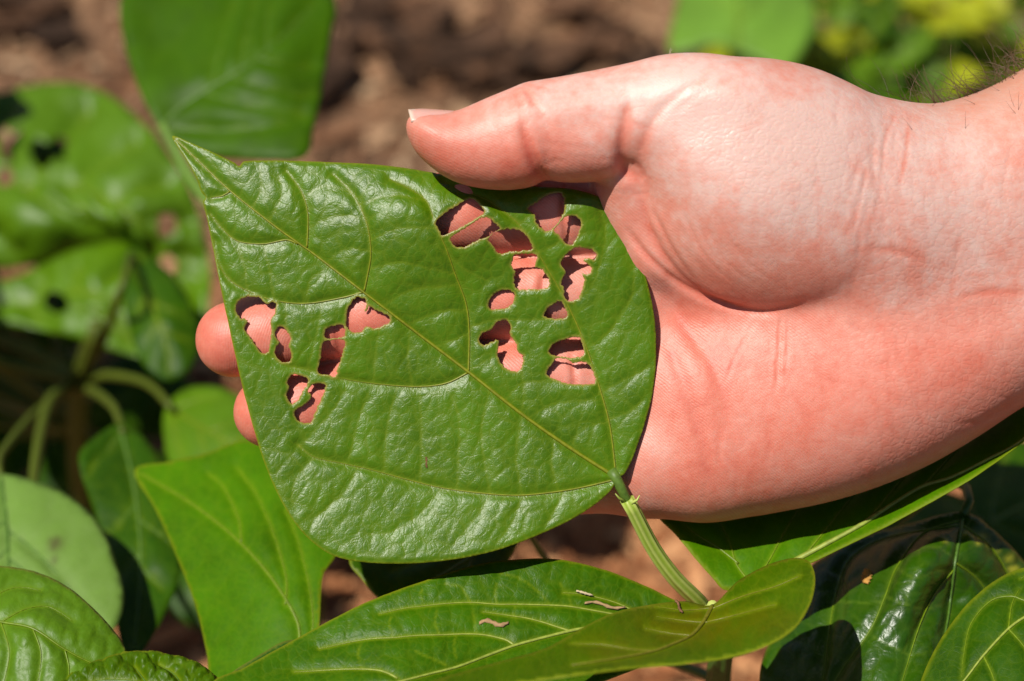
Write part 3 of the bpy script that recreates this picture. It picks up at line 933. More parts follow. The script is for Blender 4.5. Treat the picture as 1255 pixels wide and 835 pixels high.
def stem_world(name, wpts, r0, r1, mat, parent, ribs=0, label=None):
    t = np.linspace(0, 1, len(wpts)); rr = (r0*(1-t) + r1*t)*0.001
    a, b = tube(wpts, rr, 30 if ribs else 10)
    if ribs:
        n = 30; k = np.arange(len(a)) % n; i = np.arange(len(a))//n
        cen = np.repeat(wpts, n, 0)
        a = cen + (a - cen)*(1 + 0.13*np.cos(2*math.pi*k/n*ribs))[:, None]
    at = None
    if ribs: at = dict(groove=0.5 - 0.5*np.cos(2*math.pi*(np.arange(len(a)) % 30)/30*ribs))
    ob = new_obj(name, a, b, mat, parent, at)
    if label: ob["label"] = label
    return ob

def grow(pts_world, step=0.012):
    return catmull(np.array(pts_world, float), step)

# ------------------------------------------------------------------ ground
def build_ground():
    c = ground_at(627, 417)
    def axis(a, b, fine, far):
        l = list(np.arange(a, b, fine)); d = fine
        lo = [a]; hi = [b]
        while hi[-1] - b < far: d *= 1.45; hi.append(hi[-1] + d); lo.append(lo[-1] - d)
        return np.array(lo[:0:-1] + l + hi)
    xs = axis(c[0]-0.27, c[0]+0.27, 0.0028, 60.0); ys = axis(0.03, 0.53, 0.0028, 60.0)
    X, Y = np.meshgrid(xs, ys, indexing='ij')
    Z = 0.016*fbm(X/0.06, Y/0.06, 3, 4) + 0.010*fbm(X/0.018, Y/0.018, 9, 4) - 0.004
    near = np.exp(-((np.hypot(X-c[0], Y-c[1])/0.9)**4))
    Z = Z*(0.15 + 0.85*near)
    nx, ny = X.shape
    i = np.arange(nx*ny).reshape(nx, ny)
    f = np.stack([i[:-1, :-1], i[1:, :-1], i[1:, 1:], i[:-1, 1:]], -1).reshape(-1, 4)
    m, nt, nd, lk, bs = mat_new("soil")
    tc = N(nt, "ShaderNodeTexCoord")
    a = N(nt, "ShaderNodeTexNoise", **{"Scale": 22.0, "Detail": 8.0, "Roughness": 0.65}); lk.new(tc.outputs["Object"], a.inputs["Vector"])
    b = N(nt, "ShaderNodeTexNoise", **{"Scale": 160.0, "Detail": 6.0, "Roughness": 0.7}); lk.new(tc.outputs["Object"], b.inputs["Vector"])
    col = ramp(nt, a.outputs["Fac"], [(0.30, (0.045, 0.028, 0.020)), (0.44, (0.15, 0.082, 0.046)), (0.56, (0.26, 0.145, 0.078)), (0.72, (0.36, 0.22, 0.125))])
    col2 = ramp(nt, b.outputs["Fac"], [(0.3, (0.45, 0.42, 0.40)), (0.6, (1.0, 1.0, 1.0))])
    sx = N(nt, "ShaderNodeSeparateXYZ"); geo = N(nt, "ShaderNodeNewGeometry"); lk.new(geo.outputs["Position"], sx.inputs[0])
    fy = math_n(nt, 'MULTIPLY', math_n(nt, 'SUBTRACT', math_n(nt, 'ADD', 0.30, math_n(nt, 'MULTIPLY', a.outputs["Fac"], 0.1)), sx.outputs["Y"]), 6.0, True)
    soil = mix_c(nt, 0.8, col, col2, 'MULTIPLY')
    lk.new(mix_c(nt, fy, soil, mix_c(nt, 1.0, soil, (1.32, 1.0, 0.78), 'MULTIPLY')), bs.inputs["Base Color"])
    bs.inputs["Roughness"].default_value = 0.9; bs.inputs["Specular IOR Level"].default_value = 0.15
    bp = N(nt, "ShaderNodeBump", **{"Strength": 0.7, "Distance": 0.003}); lk.new(b.outputs["Fac"], bp.inputs["Height"]); lk.new(bp.outputs[0], bs.inputs["Normal"])
    g = new_obj("ground", np.stack([X, Y, Z], -1).reshape(-1, 3), f, m)
    g["kind"] = "structure"
    return lambda x, y: 0.016*fbm(np.asarray(x)/0.06, np.asarray(y)/0.06, 3, 4) + 0.010*fbm(np.asarray(x)/0.018, np.asarray(y)/0.018, 9, 4) - 0.004

GZ = build_ground()

def build_mulch():
    V = []; Fc = []; T = []; n = 0
    def chip(x, y, L, w, t, yaw, tone, lift=0.0):
        nonlocal n
        k = 5
        z = float(GZ(x, y)) + t + lift
        bend = RNG.normal(0, 0.25); pit = RNG.normal(0, 0.22); roll = RNG.normal(0, 0.5)
        vs = []
        for i in range(k):
            s = i/(k-1) - 0.5
            ww = w*(0.55 + 0.45*math.cos(s*2.6))*RNG.uniform(0.8, 1.2)
            for a, b in ((-1, -1), (1, -1), (1, 1), (-1, 1)):
                lx = s*L; ly = a*ww/2 + bend*L*(s*s)*0.8; lz = b*t/2
                ly, lz = ly*math.cos(roll) - lz*math.sin(roll), ly*math.sin(roll) + lz*math.cos(roll)
                lz += lx*pit + 0.25*bend*L*s*s
                vs.append((x + lx*math.cos(yaw) - ly*math.sin(yaw), y + lx*math.sin(yaw) + ly*math.cos(yaw), z + lz))
        for i in range(k-1):
            for j in range(4):
                a = n + i*4 + j; b = n + i*4 + (j+1) % 4
                Fc.append((a, b, b+4, a+4))
        Fc.append((n+3, n+2, n+1, n)); e = n + 4*(k-1); Fc.append((e, e+1, e+2, e+3))
        V.extend(vs); T.extend([tone]*len(vs)); n += len(vs)
    for q in range(5200):
        p = ground_at(RNG.uniform(-150, 1400), RNG.uniform(-120, 960))
        big = RNG.random() < 0.09
        L = RNG.uniform(0.012, 0.036) if big else RNG.uniform(0.004, 0.014)
        w = RNG.uniform(0.003, 0.009) if big else RNG.uniform(0.001, 0.0035)
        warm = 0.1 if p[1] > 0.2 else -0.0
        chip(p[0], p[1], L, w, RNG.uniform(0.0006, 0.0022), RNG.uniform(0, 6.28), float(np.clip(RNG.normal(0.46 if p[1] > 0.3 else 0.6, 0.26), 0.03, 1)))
    # larger chips in darker tones heaped behind the thumb, and a few more scattered
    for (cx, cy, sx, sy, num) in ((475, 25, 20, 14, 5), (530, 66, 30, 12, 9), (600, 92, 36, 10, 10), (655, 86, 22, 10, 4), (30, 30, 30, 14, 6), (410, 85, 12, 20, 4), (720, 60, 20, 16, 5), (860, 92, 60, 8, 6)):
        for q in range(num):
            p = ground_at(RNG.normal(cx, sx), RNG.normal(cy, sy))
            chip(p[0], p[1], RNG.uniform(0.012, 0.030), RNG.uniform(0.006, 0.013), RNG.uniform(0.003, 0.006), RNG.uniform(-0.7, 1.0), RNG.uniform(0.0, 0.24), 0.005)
    m, nt, nd, lk, bs = mat_new("mulch_bits")
    tc = N(nt, "ShaderNodeTexCoord")
    b = N(nt, "ShaderNodeTexNoise", **{"Scale": 220.0, "Detail": 4.0}); lk.new(tc.outputs["Object"], b.inputs["Vector"])
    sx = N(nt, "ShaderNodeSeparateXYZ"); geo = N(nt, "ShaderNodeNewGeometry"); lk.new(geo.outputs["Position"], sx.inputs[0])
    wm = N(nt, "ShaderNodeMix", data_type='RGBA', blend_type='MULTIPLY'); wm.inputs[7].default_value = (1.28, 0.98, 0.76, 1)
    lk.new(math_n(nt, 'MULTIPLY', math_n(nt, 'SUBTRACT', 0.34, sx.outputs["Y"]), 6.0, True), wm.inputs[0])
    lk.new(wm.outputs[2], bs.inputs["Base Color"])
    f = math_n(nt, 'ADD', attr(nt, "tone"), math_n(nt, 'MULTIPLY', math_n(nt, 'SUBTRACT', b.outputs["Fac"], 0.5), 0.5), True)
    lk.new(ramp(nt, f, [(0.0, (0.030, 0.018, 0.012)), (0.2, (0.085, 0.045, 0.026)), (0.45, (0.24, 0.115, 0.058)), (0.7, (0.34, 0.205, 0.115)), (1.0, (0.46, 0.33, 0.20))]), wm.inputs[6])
    bs.inputs["Roughness"].default_value = 0.9; bs.inputs["Specular IOR Level"].default_value = 0.1
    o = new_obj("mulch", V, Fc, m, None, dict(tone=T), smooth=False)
    o["kind"] = "stuff"
build_mulch()

def root_under(px, py, w, name, label, cat="plant", group=None):
    p = W(px, py, w)
    return empty(name, (p[0], p[1], float(GZ(p[0], p[1]))), label, cat, group), p

# ------------------------------------------------------------------ front bean plant
FRONT, top_w = root_under(884, 800, -34, "bean_plant", "bean plant in front whose hole-eaten leaf lies on the open hand")
gz = FRONT.location.z
stem_world("stem", grow([top_w + (0, 0.001, 0.012), top_w, top_w*(1, 1, 0) + (0, 0, top_w[2]*0.5), (top_w[0], top_w[1], gz - 0.004)]), 2.5, 3.4, M_STEMD, FRONT, 6)

held_outline = [(211, 167), (236, 176), (263, 188), (288, 200), (293, 204), (299, 198), (340, 197), (400, 199), (460, 202), (520, 210), (580, 222), (640, 228), (700, 232), (737, 243),
    (744, 258), (757, 266), (768, 285), (779, 305), (793, 345), (802, 390), (804, 435), (800, 480), (790, 520), (778, 555), (766, 580), (757, 586), (754, 592), (748, 602), (730, 618), (700, 637),
    (650, 660), (600, 677), (540, 688), (480, 691), (430, 687), (400, 677), (370, 652), (345, 615), (325, 570), (308, 515), (295, 465), (285, 420), (272, 360),
    (262, 310), (254, 270), (249, 247), (252, 242), (247, 236), (240, 217), (227, 194)]
held_mid = [(755, 585), (700, 550), (640, 508), (574, 456), (520, 415), (445, 358), (384, 311), (343, 282), (282, 234), (245, 199), (213, 169)]
held_sides = [
    [(755, 584), (747, 520), (730, 460), (714, 414), (691, 365), (657, 307), (634, 273), (600, 246), (577, 236), (545, 222)],
    [(754, 588), (700, 600), (640, 607), (596, 605), (542, 598), (500, 588), (456, 576), (420, 568), (384, 560), (365, 545)],
    [(573, 457), (546, 470), (510, 474), (456, 470), (413, 463), (377, 454), (350, 447), (328, 433), (308, 410), (300, 380)],
    [(445, 358), (424, 364), (375, 372), (335, 368), (302, 356), (278, 340), (265, 315), (262, 295)],
    [(365, 299), (351, 294), (322, 299), (290, 295), (270, 278), (257, 262)],
    [(282, 234), (272, 240), (258, 242)],
    [(446, 357), (450, 338), (454, 311), (449, 274), (432, 238), (408, 213)],
    [(376, 303), (377, 262), (369, 234), (351, 209)],
    [(574, 455), (575, 407), (571, 372), (557, 334), (546, 303), (534, 277), (523, 246), (500, 229), (478, 219)],
]
held_fine = [
    [(722, 426), (749, 403), (772, 369), (777, 342), (774, 303), (764, 282)],
    [(703, 372), (726, 349), (739, 307), (742, 277), (735, 255)],
    [(734, 483), (768, 464), (799, 449)], [(743, 515), (770, 505), (790, 490)],
    [(438, 572), (423, 603), (394, 628), (380, 640)], [(384, 562), (364, 585), (358, 607), (362, 625)],
    [(540, 600), (513, 632), (477, 653), (450, 655)], [(600, 607), (588, 628), (556, 668)], [(640, 607), (628, 640), (610, 665)], [(690, 600), (680, 625), (670, 645)],
    [(428, 468), (410, 500), (375, 540), (365, 548)], [(456, 472), (441, 510), (427, 566)], [(487, 475), (475, 520), (470, 578)], [(514, 476), (516, 520), (515, 590)],
    [(545, 472), (562, 510), (560, 598)], [(600, 478), (590, 530), (600, 604)], [(640, 510), (632, 560), (640, 605)], [(680, 538), (676, 570), (684, 600)],
    [(472, 380), (462, 420), (458, 468)], [(430, 368), (418, 400), (413, 462)], [(395, 370), (388, 410), (377, 452)], [(350, 370), (350, 405), (345, 445)], [(503, 402), (500, 440), (505, 473)],
    [(452, 330), (490, 322), (530, 330), (556, 336)], [(452, 295), (490, 280), (535, 280)], [(440, 250), (480, 240), (520, 245)], [(470, 375), (505, 355), (560, 350)], [(500, 397), (540, 382), (573, 380)], [(535, 425), (560, 415), (575, 410)],
    [(378, 280), (410, 265), (448, 268)], [(372, 240), (400, 228), (430, 236)], [(400, 322), (425, 305), (453, 308)],
    [(578, 400), (610, 392), (660, 392), (700, 385)], [(575, 455), (600, 440), (620, 432)], [(620, 490), (640, 470), (680, 468)], [(648, 512), (680, 495), (735, 490)], [(700, 548), (715, 525), (744, 518)],
    [(540, 292), (535, 300), (570, 330), (600, 345)], [(660, 310), (680, 300), (700, 290), (716, 285)], [(636, 275), (655, 262), (680, 258)], [(640, 506), (642, 480), (640, 455)],
    [(322, 299), (330, 330), (335, 366)], [(290, 296), (300, 330), (303, 355)], [(405, 325), (380, 345), (376, 370)], [(330, 270), (345, 240), (340, 212)], [(310, 255), (320, 230), (318, 205)],
]
def cr8(p): return [(x/3.796 + 230, y/3.796 + 340) for x, y in p]
def cr3(p): return [(x/2.609 + 500, y/2.609 + 200) for x, y in p]
held_holes = [
    cr8([(225,145),(240,110),(275,90),(335,95),(350,113),(375,122),(395,113),(410,130),(405,165),(388,200),(388,260),(380,320),(372,350),(345,350),(320,320),(295,285),(262,238),(282,205),(270,195),(240,185)]),
    cr8([(405,270),(420,235),(440,230),(470,262),(480,285),(470,320),(480,350),(480,385),(455,397),(425,385),(405,350),(415,320),(425,300)]),
    cr8([(737,215),(745,150),(770,105),(800,92),(825,102),(832,128),(822,158),(838,150),(845,132),(870,150),(905,165),(935,180),(938,205),(915,225),(870,238),(838,228),(825,232),(815,250),(780,258),(755,248)]),
    cr8([(640,245),(680,228),(718,222),(732,245),(730,275),(690,282),(650,287),(640,270)]),
    cr8([(630,305),(660,295),(700,288),(730,295),(732,310),(720,355),(705,400),(685,460),(655,455),(605,440),(620,375)]),
    cr8([(465,485),(490,452),(520,458),(558,470),(555,505),(535,530),(515,570),(485,588),(460,550),(470,520)]),
    cr8([(500,625),(535,600),(565,570),(575,550),(560,530),(580,500),(620,493),(640,505),(630,545),(605,600),(590,640),(575,675),(535,677),(505,655)]),
    cr3([(90,185),(150,140),(200,113),(228,132),(242,160),(190,193),(140,220),(112,232),(100,215)]),
    cr3([(137,238),(190,205),(235,175),(262,178),(292,207),(275,220),(258,235),(215,250),(180,268),(150,265),(138,252)]),
    cr3([(257,245),(275,222),(310,213),(355,215),(380,235),(395,260),(395,278),(340,282),(290,288),(275,268)]),
    cr3([(336,302),(342,293),(405,292),(412,310),(405,330),(430,342),(450,375),(445,398),(400,402),(350,402),(340,375),(342,345),(330,325)]),
    cr3([(385,145),(420,120),(450,100),(490,97),(500,130),(495,165),(465,208),(440,218),(410,190),(405,165)]),
    cr3([(468,215),(502,175),(535,170),(553,190),(545,225),(525,260),(505,255),(480,228)]),
    cr3([(490,320),(510,290),(540,270),(580,275),(602,290),(595,310),(572,304),(562,312),(585,335),(578,355),(556,352),(564,372),(558,400),(545,430),(520,443),(500,430),(498,400),(490,380),(505,350)]),
    cr3([(258,450),(270,425),(300,407),(335,410),(340,435),(325,458),(275,468),(258,462)]),
    cr3([(228,560),(245,540),(265,535),(285,508),(315,503),(328,525),(325,545),(345,575),(350,600),(368,620),(360,660),(335,665),(300,645),(287,615),(290,570),(270,572),(240,582)]),
    cr3([(435,485),(450,462),(485,442),(500,458),(508,490),(480,498),(445,495)]),
    cr3([(450,600),(465,580),(500,565),(545,557),(560,590),(560,615),(530,622),(480,618),(455,610)]),
    cr3([(443,670),(455,650),(475,625),(510,628),(530,640),(560,635),(585,655),(598,690),(595,705),(530,708),(480,695),(450,682)]),
]
held_ctrl = [(211, 167, -7), (290, 200, -3.5), (262, 310, -2), (300, 420, 0.3), (308, 515, 0.8), (345, 615, 3), (400, 677, 4.6), (480, 691, 5.6), (600, 677, 5.6), (700, 637, 4.4), (755, 586, 3.2),
    (400, 300, 0.0), (520, 400, 1.0), (600, 480, 1.8), (450, 500, 0.5), (520, 600, 2.2), (400, 199, -3.0), (450, 250, 1.6), (350, 250, -0.9), (500, 245, 3.0), (520, 208, -1.6), (600, 222, 0.2), (700, 232, 2.0), (725, 243, 3.4), (600, 252, 3.9), (700, 258, 3.7), (600, 330, 1.8),
    (745, 258, 2.2), (780, 310, 2.6), (800, 400, 2.2), (800, 480, 2.8), (780, 552, 3.0), (700, 400, 1.7), (430, 580, 1.9)]
HELD, HELD_S = make_leaf(held_outline, held_ctrl, M_LEAF, FRONT, held_mid, held_sides, held_fine, held_holes, step=2.3, quilt=0.42, cell=20, cell_h=0.11, fine_h=0.72, vmat=V_PALE, smat=V_PALE,
    mid_r=0.44, side_r=0.23, jag=0.28, label="skeletonised leaf with eaten holes held between thumb and fingers", ang=0.65, quilt_w=8.0, rimw=1.5)

# its stalk: the dark swollen joint, two tiny stipels, then the ribbed pale stalk
stem("leaf_joint", [(749, 577, 2.2), (755, 586, 2.7), (761, 598, 2.6), (767, 611, 1.8), (772, 619, 1.0)], 1.35, 0.95, M_JOINT, HELD)
stem("petiole", [(768, 612, 1.7), (776, 626, 0.4), (800, 672, -4), (826, 708, -8), (856, 738, -14), (876, 768, -24), (884, 792, -33)], 1.5, 1.8, M_STEM, FRONT, 7)
stem("stipel", [(768, 615, 2.2), (759, 611, 3.4), (754, 605, 3.6)], 0.4, 0.12, V_WHITE, FRONT)
stem("stipel", [(774, 617, 2.2), (781, 613, 2.8), (784, 607, 3.0)], 0.4, 0.12, M_STEM, FRONT)

# the broad leaf lying along the bottom, in focus
f1_outline = [(262, 842), (300, 818), (345, 793), (400, 763), (450, 738), (520, 712), (590, 691), (650, 685), (692, 687), (742, 699), (790, 718), (830, 737), (866, 750), (850, 790), (780, 820), (700, 850), (600, 885), (480, 900), (350, 890)]
f1_mid = [(868, 748), (800, 762), (715, 770), (682, 777), (633, 790), (600, 802), (560, 817), (528, 825), (480, 837), (400, 853), (300, 855)]
def c2(p): return [(x/3.922 + 380, y/3.922 + 680) for x, y in p]
f1_sides = [c2([(1500,290),(1255,247),(1150,240),(1000,236),(900,236),(770,227),(640,233),(550,243),(450,255),(330,282)]),
    c2([(985,435),(950,410),(900,395),(840,383),(760,378),(620,382),(510,385),(400,395),(300,400),(200,415),(40,450)]),
    c2([(420,590),(380,568),(330,552),(250,546),(150,547),(50,553),(-80,560)]),
    c2([(1255,365),(1200,348),(1120,322),(1040,302),(960,290),(830,272)]),
    [(800, 762), (760, 740), (715, 728), (690, 726)]]
f1_fine = [c2([(1150,238),(1120,200),(1060,150),(1000,112),(910,90)]), c2([(770,226),(745,180),(720,155),(650,142)]), c2([(650,528),(600,505),(540,485),(510,465)]), c2([(900,236),(890,190),(895,140)]),
    c2([(550,243),(530,200),(540,170)]), c2([(1255,245),(1240,190),(1200,140)]), c2([(620,380),(600,330),(610,270)]), c2([(400,395),(380,340),(390,290)]), c2([(800,380),(790,320),(780,270)]), c2([(1000,330),(980,290),(985,250)]), c2([(250,545),(230,490),(240,430)]), c2([(700,500),(690,450),(700,390)])]
f1_ctrl = [(262, 842, 15), (345, 793, 6), (450, 738, 2), (590, 691, -2), (690, 687, -4), (790, 718, -6), (866, 750, -4), (715, 770, 3), (600, 802, 9), (480, 837, 17), (560, 760, 5), (650, 735, 1), (430, 800, 9), (700, 850, 14), (480, 900, 26), (850, 790, 0)]
F1, F1_S = make_leaf(f1_outline, f1_ctrl, M_FRONT, FRONT, f1_mid, f1_sides, f1_fine, step=3.0, quilt=0.40, cell=24, cell_h=0.2, vmat=V_WHITE, smat=V_WHITE, mid_r=0.45, side_r=0.24, jag=0.3, ang=0.2, seed=2, quilt_w=6)
stem("petiole", [(866, 748, -6), (876, 752, -12), (884, 780, -27), (885, 800, -34)], 1.2, 1.8, M_STEM, FRONT)

# olive leaf in front of it, nearer the lens than the focus
f2_outline = [(873, 741), (905, 712), (945, 691), (975, 684), (992, 689), (999, 708), (994, 738), (976, 768), (946, 789), (900, 805), (840, 814), (780, 819), (700, 829), (620, 841), (540, 852), (470, 856), (545, 830), (620, 809), (668, 795), (708, 773), (745, 754), (790, 742), (840, 737)]
f2_mid = [(873, 742), (862, 762), (848, 778), (825, 789), (800, 798), (760, 806), (700, 815)]
f2_sides = [[(872, 744), (840, 747), (800, 742), (780, 741)], [(862, 762), (840, 760), (805, 755)], [(848, 778), (820, 775), (790, 769)], [(805, 797), (775, 795), (738, 789), (700, 788)],
    [(873, 745), (910, 730), (950, 718), (980, 705)], [(864, 762), (905, 752), (950, 740)]]
f2_ctrl = [(873, 741, 3), (945, 691, 2), (992, 690, 9), (999, 720, 18), (946, 789, 34), (840, 814, 40), (700, 829, 46), (540, 852, 48), (745, 754, 14), (668, 795, 26), (620, 809, 30), (848, 778, 19), (800, 798, 30), (930, 740, 14)]
F2, F2_S = make_leaf(f2_outline, f2_ctrl, M_FRONT, FRONT, f2_mid, f2_sides, step=4.0, quilt=0.30, cell=28, cell_h=0.10, vmat=V_OLIVE, smat=V_OLIVE, mid_r=0.5, side_r=0.22, jag=0.2, tint_all=0.15, tints=[(850, 765, 80, 30, 0.75), (920, 760, 60, 30, 0.5), (760, 795, 70, 25, 0.5)], label="olive tinged leaf nearest the viewer, slightly out of focus", seed=4, quilt_w=7)
stem("petiole", [(873, 742, 2.5), (881, 756, -8), (886, 780, -25), (885, 798, -34)], 1.2, 1.8, M_STEM, FRONT)

# leaf under the wrist
rl_outline = [(806, 628), (828, 655), (850, 682), (872, 707), (891, 724), (930, 712), (985, 694), (1040, 668), (1082, 648), (1108, 634), (1150, 611), (1200, 581), (1262, 534), (1330, 470), (1300, 420), (1200, 465), (1050, 540), (900, 588), (840, 600)]
rl_mid = [(922, 714), (985, 681), (1030, 657), (1060, 640), (1095, 617), (1130, 596), (1165, 585), (1210, 563), (1255, 537), (1310, 475)]
rl_sides = [[(922, 714), (940, 690), (962, 650), (985, 612), (1010, 570)], [(918, 712), (902, 690), (895, 665), (880, 635), (865, 610)], [(905, 690), (880, 670), (855, 655), (838, 640)], [(985, 681), (1030, 625), (1070, 575)], [(1060, 640), (1110, 580), (1150, 530)], [(1130, 596), (1190, 530), (1230, 490)]]
rl_ctrl = [(922, 714, -9), (1060, 640, -12), (1130, 597, -14), (1255, 537, -13), (985, 694, -9), (1082, 648, -9), (1200, 581, -8), (900, 588, -33), (1050, 540, -40), (1200, 465, -42), (806, 628, -18), (850, 682, -12), (891, 724, -9), (1330, 470, -18), (960, 640, -18)]
make_leaf(rl_outline, rl_ctrl, M_SMOOTH, FRONT, rl_mid, rl_sides, step=4.0, quilt=0.45, cell=30, cell_h=0.12, vmat=V_WHITE, smat=V_MID, mid_r=0.75, side_r=0.28, jag=0.3, ang=-0.4, label="leaf under the wrist with folded bright edge", seed=5, rimw=3.2)
stem("petiole", [(922, 714, -9.5), (908, 730, -20), (892, 765, -36), (886, 800, -37)], 1.3, 1.8, M_STEM, FRONT)

# shiny leaf at the right
gl_outline = [(1180, 627), (1216, 648), (1256, 690), (1300, 760), (1300, 860), (1210, 910), (1050, 910), (940, 880), (932, 825), (950, 770), (972, 722), (1000, 690), (1060, 656), (1120, 640)]
gl_mid = [(1181, 630), (1178, 653), (1174, 687), (1170, 720), (1166, 748), (1155, 800), (1140, 860), (1130, 900)]
gl_sides = [[(1180, 634), (1130, 650), (1096, 693), (1083, 727), (1065, 770), (1034, 812), (1010, 850)], [(1178, 640), (1085, 655), (1040, 682), (1022, 727), (1013, 775), (1007, 825), (1000, 870)], [(1180, 640), (1215, 665), (1240, 705), (1260, 760)], [(1172, 700), (1145, 735), (1120, 790), (1100, 850)], [(1174, 690), (1200, 710), (1225, 740)]]
gl_fine = [[(1172, 705), (1150, 700), (1120, 708), (1096, 693)], [(1168, 735), (1140, 745), (1110, 742), (1085, 730)], [(1130, 690), (1115, 715), (1110, 742)], [(1150, 800), (1110, 800), (1070, 780)], [(1174, 687), (1150, 672), (1120, 672)], [(1140, 740), (1128, 770), (1105, 800)], [(1080, 735), (1050, 740), (1024, 735)]]
gl_ctrl = [(1181, 630, -31), (1090, 648, -37), (1000, 690, -38), (1256, 690, -36), (1050, 712, -24), (1128, 690, -14), (1112, 745, -9.5), (1055, 790, -9), (1010, 790, -17), (940, 870, -16), (1092, 800, -6.5), (1170, 735, -21), (1205, 690, -24), (1200, 800, -10), (1300, 860, -10), (1130, 900, 10)]
GL, GL_S = make_leaf(gl_outline, gl_ctrl, M_GLOSS, FRONT, gl_mid, gl_sides, gl_fine, step=3.5, quilt=1.0, cell=24, cell_h=0.35, vmat=V_DARK, smat=V_MID, mid_r=0.45, side_r=0.3, jag=0.4, quilt_w=13,
    tints=[(1184, 652, 5, 4, 0.9), (1191, 658, 3, 3, 0.8), (1205, 657, 5, 4, 1.0), (1212, 665, 3, 4, 1.0), (1198, 666, 3, 3, 0.7), (1238, 684, 4, 5, 0.7), (1243, 697, 5, 4, 0.8), (1225, 676, 3, 3, 0.6), (1158, 664, 4, 3, 0.5), (1137, 660, 3, 2, 0.5)], label="dark glossy puckered leaf with pale yellow flecks", seed=6)
stem("petiole", [(1181, 631, -31), (1188, 615, -33), (1184, 598, -40), (1165, 592, -52), (1100, 640, -62), (1000, 730, -58), (900, 790, -42), (886, 802, -36)], 1.1, 1.6, M_STEMD, FRONT)

# leaf in the bottom right corner
br_outline = [(1124, 850), (1138, 812), (1158, 776), (1188, 738), (1224, 709), (1262, 695), (1330, 700), (1400, 800), (1320, 900), (1180, 925), (1120, 900)]
br_mid = [(1120, 905), (1150, 868), (1181, 834), (1205, 803), (1236, 770), (1258, 755), (1310, 735), (1380, 730)][::-1]
br_sides = [[(1290, 742), (1255, 735), (1240, 730), (1215, 735), (1190, 763), (1181, 800), (1178, 830)], [(1310, 735), (1270, 705), (1250, 708)], [(1236, 770), (1240, 740), (1250, 720)], [(1236, 770), (1260, 800), (1270, 850)], [(1205, 803), (1220, 840), (1220, 890)]]
br_ctrl = [(1124, 850, 2), (1188, 738, -9), (1262, 695, -12), (1400, 800, 0), (1240, 800, 4), (1320, 900, 18), (1120, 900, 10), (1205, 770, -3)]
make_leaf(br_outline, br_ctrl, M_DARK, FRONT, br_mid, br_sides, step=4.0, quilt=0.4, cell=26, cell_h=0.15, vmat=V_WHITE, smat=V_MID, mid_r=0.45, side_r=0.26, jag=0.3, seed=7, rimw=3)
stem("petiole", [(1382, 730, -3), (1420, 760, -20), (1300, 900, -50), (1050, 900, -60), (905, 850, -50), (884, 860, -60)], 1.3, 1.8, M_STEMD, FRONT)

# shaded leaf behind the eaten one
make_leaf([(428, 686), (444, 711), (461, 731), (500, 765), (560, 765), (608, 722), (622, 690), (640, 640), (560, 615), (455, 640)],
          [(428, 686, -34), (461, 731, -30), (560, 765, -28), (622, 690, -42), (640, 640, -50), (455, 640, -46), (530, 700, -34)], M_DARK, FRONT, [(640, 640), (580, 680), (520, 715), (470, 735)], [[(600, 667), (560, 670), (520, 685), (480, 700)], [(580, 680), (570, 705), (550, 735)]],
          step=4.5, quilt=0.4, cell=26, cell_h=0.12, vmat=V_DARK, jag=0.3, label="small shaded leaf below the eaten leaf", seed=8)
stem("petiole", [(640, 640, -50.5), (680, 700, -75), (780, 790, -80), (870, 830, -60), (884, 850, -55)], 0.8, 1.4, M_STEMD, FRONT)

# ------------------------------------------------------------------ left front bean plant
LEFT, lt = root_under(330, 900, -60, "bean_plant", "bean plant at lower left with smooth bright pointed leaf and quilted leaves")
stem_world("stem", grow([lt, lt*(1, 1, 0) + (0.004, 0, lt[2]*0.5), (lt[0], lt[1], LEFT.location.z - 0.004)]), 2.2, 3.2, M_STEMD, LEFT, 6)
make_leaf([(165, 577), (206, 566), (252, 556), (300, 540), (350, 556), (415, 596), (428, 645), (410, 684), (396, 706), (391, 770), (384, 810), (345, 856), (264, 870), (254, 805), (240, 745), (217, 684), (191, 626)],
          [(165, 577, -72), (300, 540, -66), (415, 596, -52), (396, 706, -34), (384, 810, -22), (264, 870, -20), (240, 745, -40), (191, 626, -60), (300, 670, -42), (345, 740, -30)],
          M_SMOOTH, LEFT, [(345, 856), (362, 810), (365, 765), (333, 709), (289, 660), (233, 616), (172, 580)],
          [[(349, 741), (351, 720), (349, 700), (333, 648), (313, 604), (289, 572)], [(295, 664), (293, 640), (289, 628), (273, 596), (255, 580)], [(352, 840), (372, 812), (383, 770), (380, 725), (371, 684), (361, 650), (350, 625)]],
          step=4.5, quilt=0.45, cell=30, cell_h=0.12, vmat=V_MID, jag=0.2, label="smooth bright pointed leaf beside the eaten leaf", seed=9)
pv = [(383, 800, -23), (384, 765, -27.5), (380, 725, -32.0), (371, 684, -39.0), (363, 652, -44.0)]
stem("petiole", [(345, 856, -20.5), (342, 880, -35), (330, 900, -58)], 1.2, 1.8, M_STEM, LEFT)
L_bl = make_leaf([(-70, 688), (0, 694), (46, 702), (86, 722), (126, 758), (154, 798), (146, 835), (90, 900), (-70, 910)],
          [(-70, 688, -18), (46, 702, -16), (126, 758, -8), (154, 798, -4), (90, 900, 12), (-70, 910, 10), (40, 772, 0), (100, 808, 1), (0, 840, 4)], M_BACK, LEFT, [(-70, 745), (0, 761), (40, 769), (80, 795), (116, 813), (148, 822)],
          [[(0, 761), (30, 745), (60, 742), (90, 760)], [(-40, 752), (-10, 730), (20, 718), (50, 722)], [(40, 769), (50, 800), (45, 840)], [(0, 761), (10, 800), (0, 850)], [(80, 795), (85, 820), (80, 850)]],
          step=3.5, quilt=0.6, cell=17, cell_h=0.35, vmat=V_MID, jag=0.3, seed=10, ang=0.4)
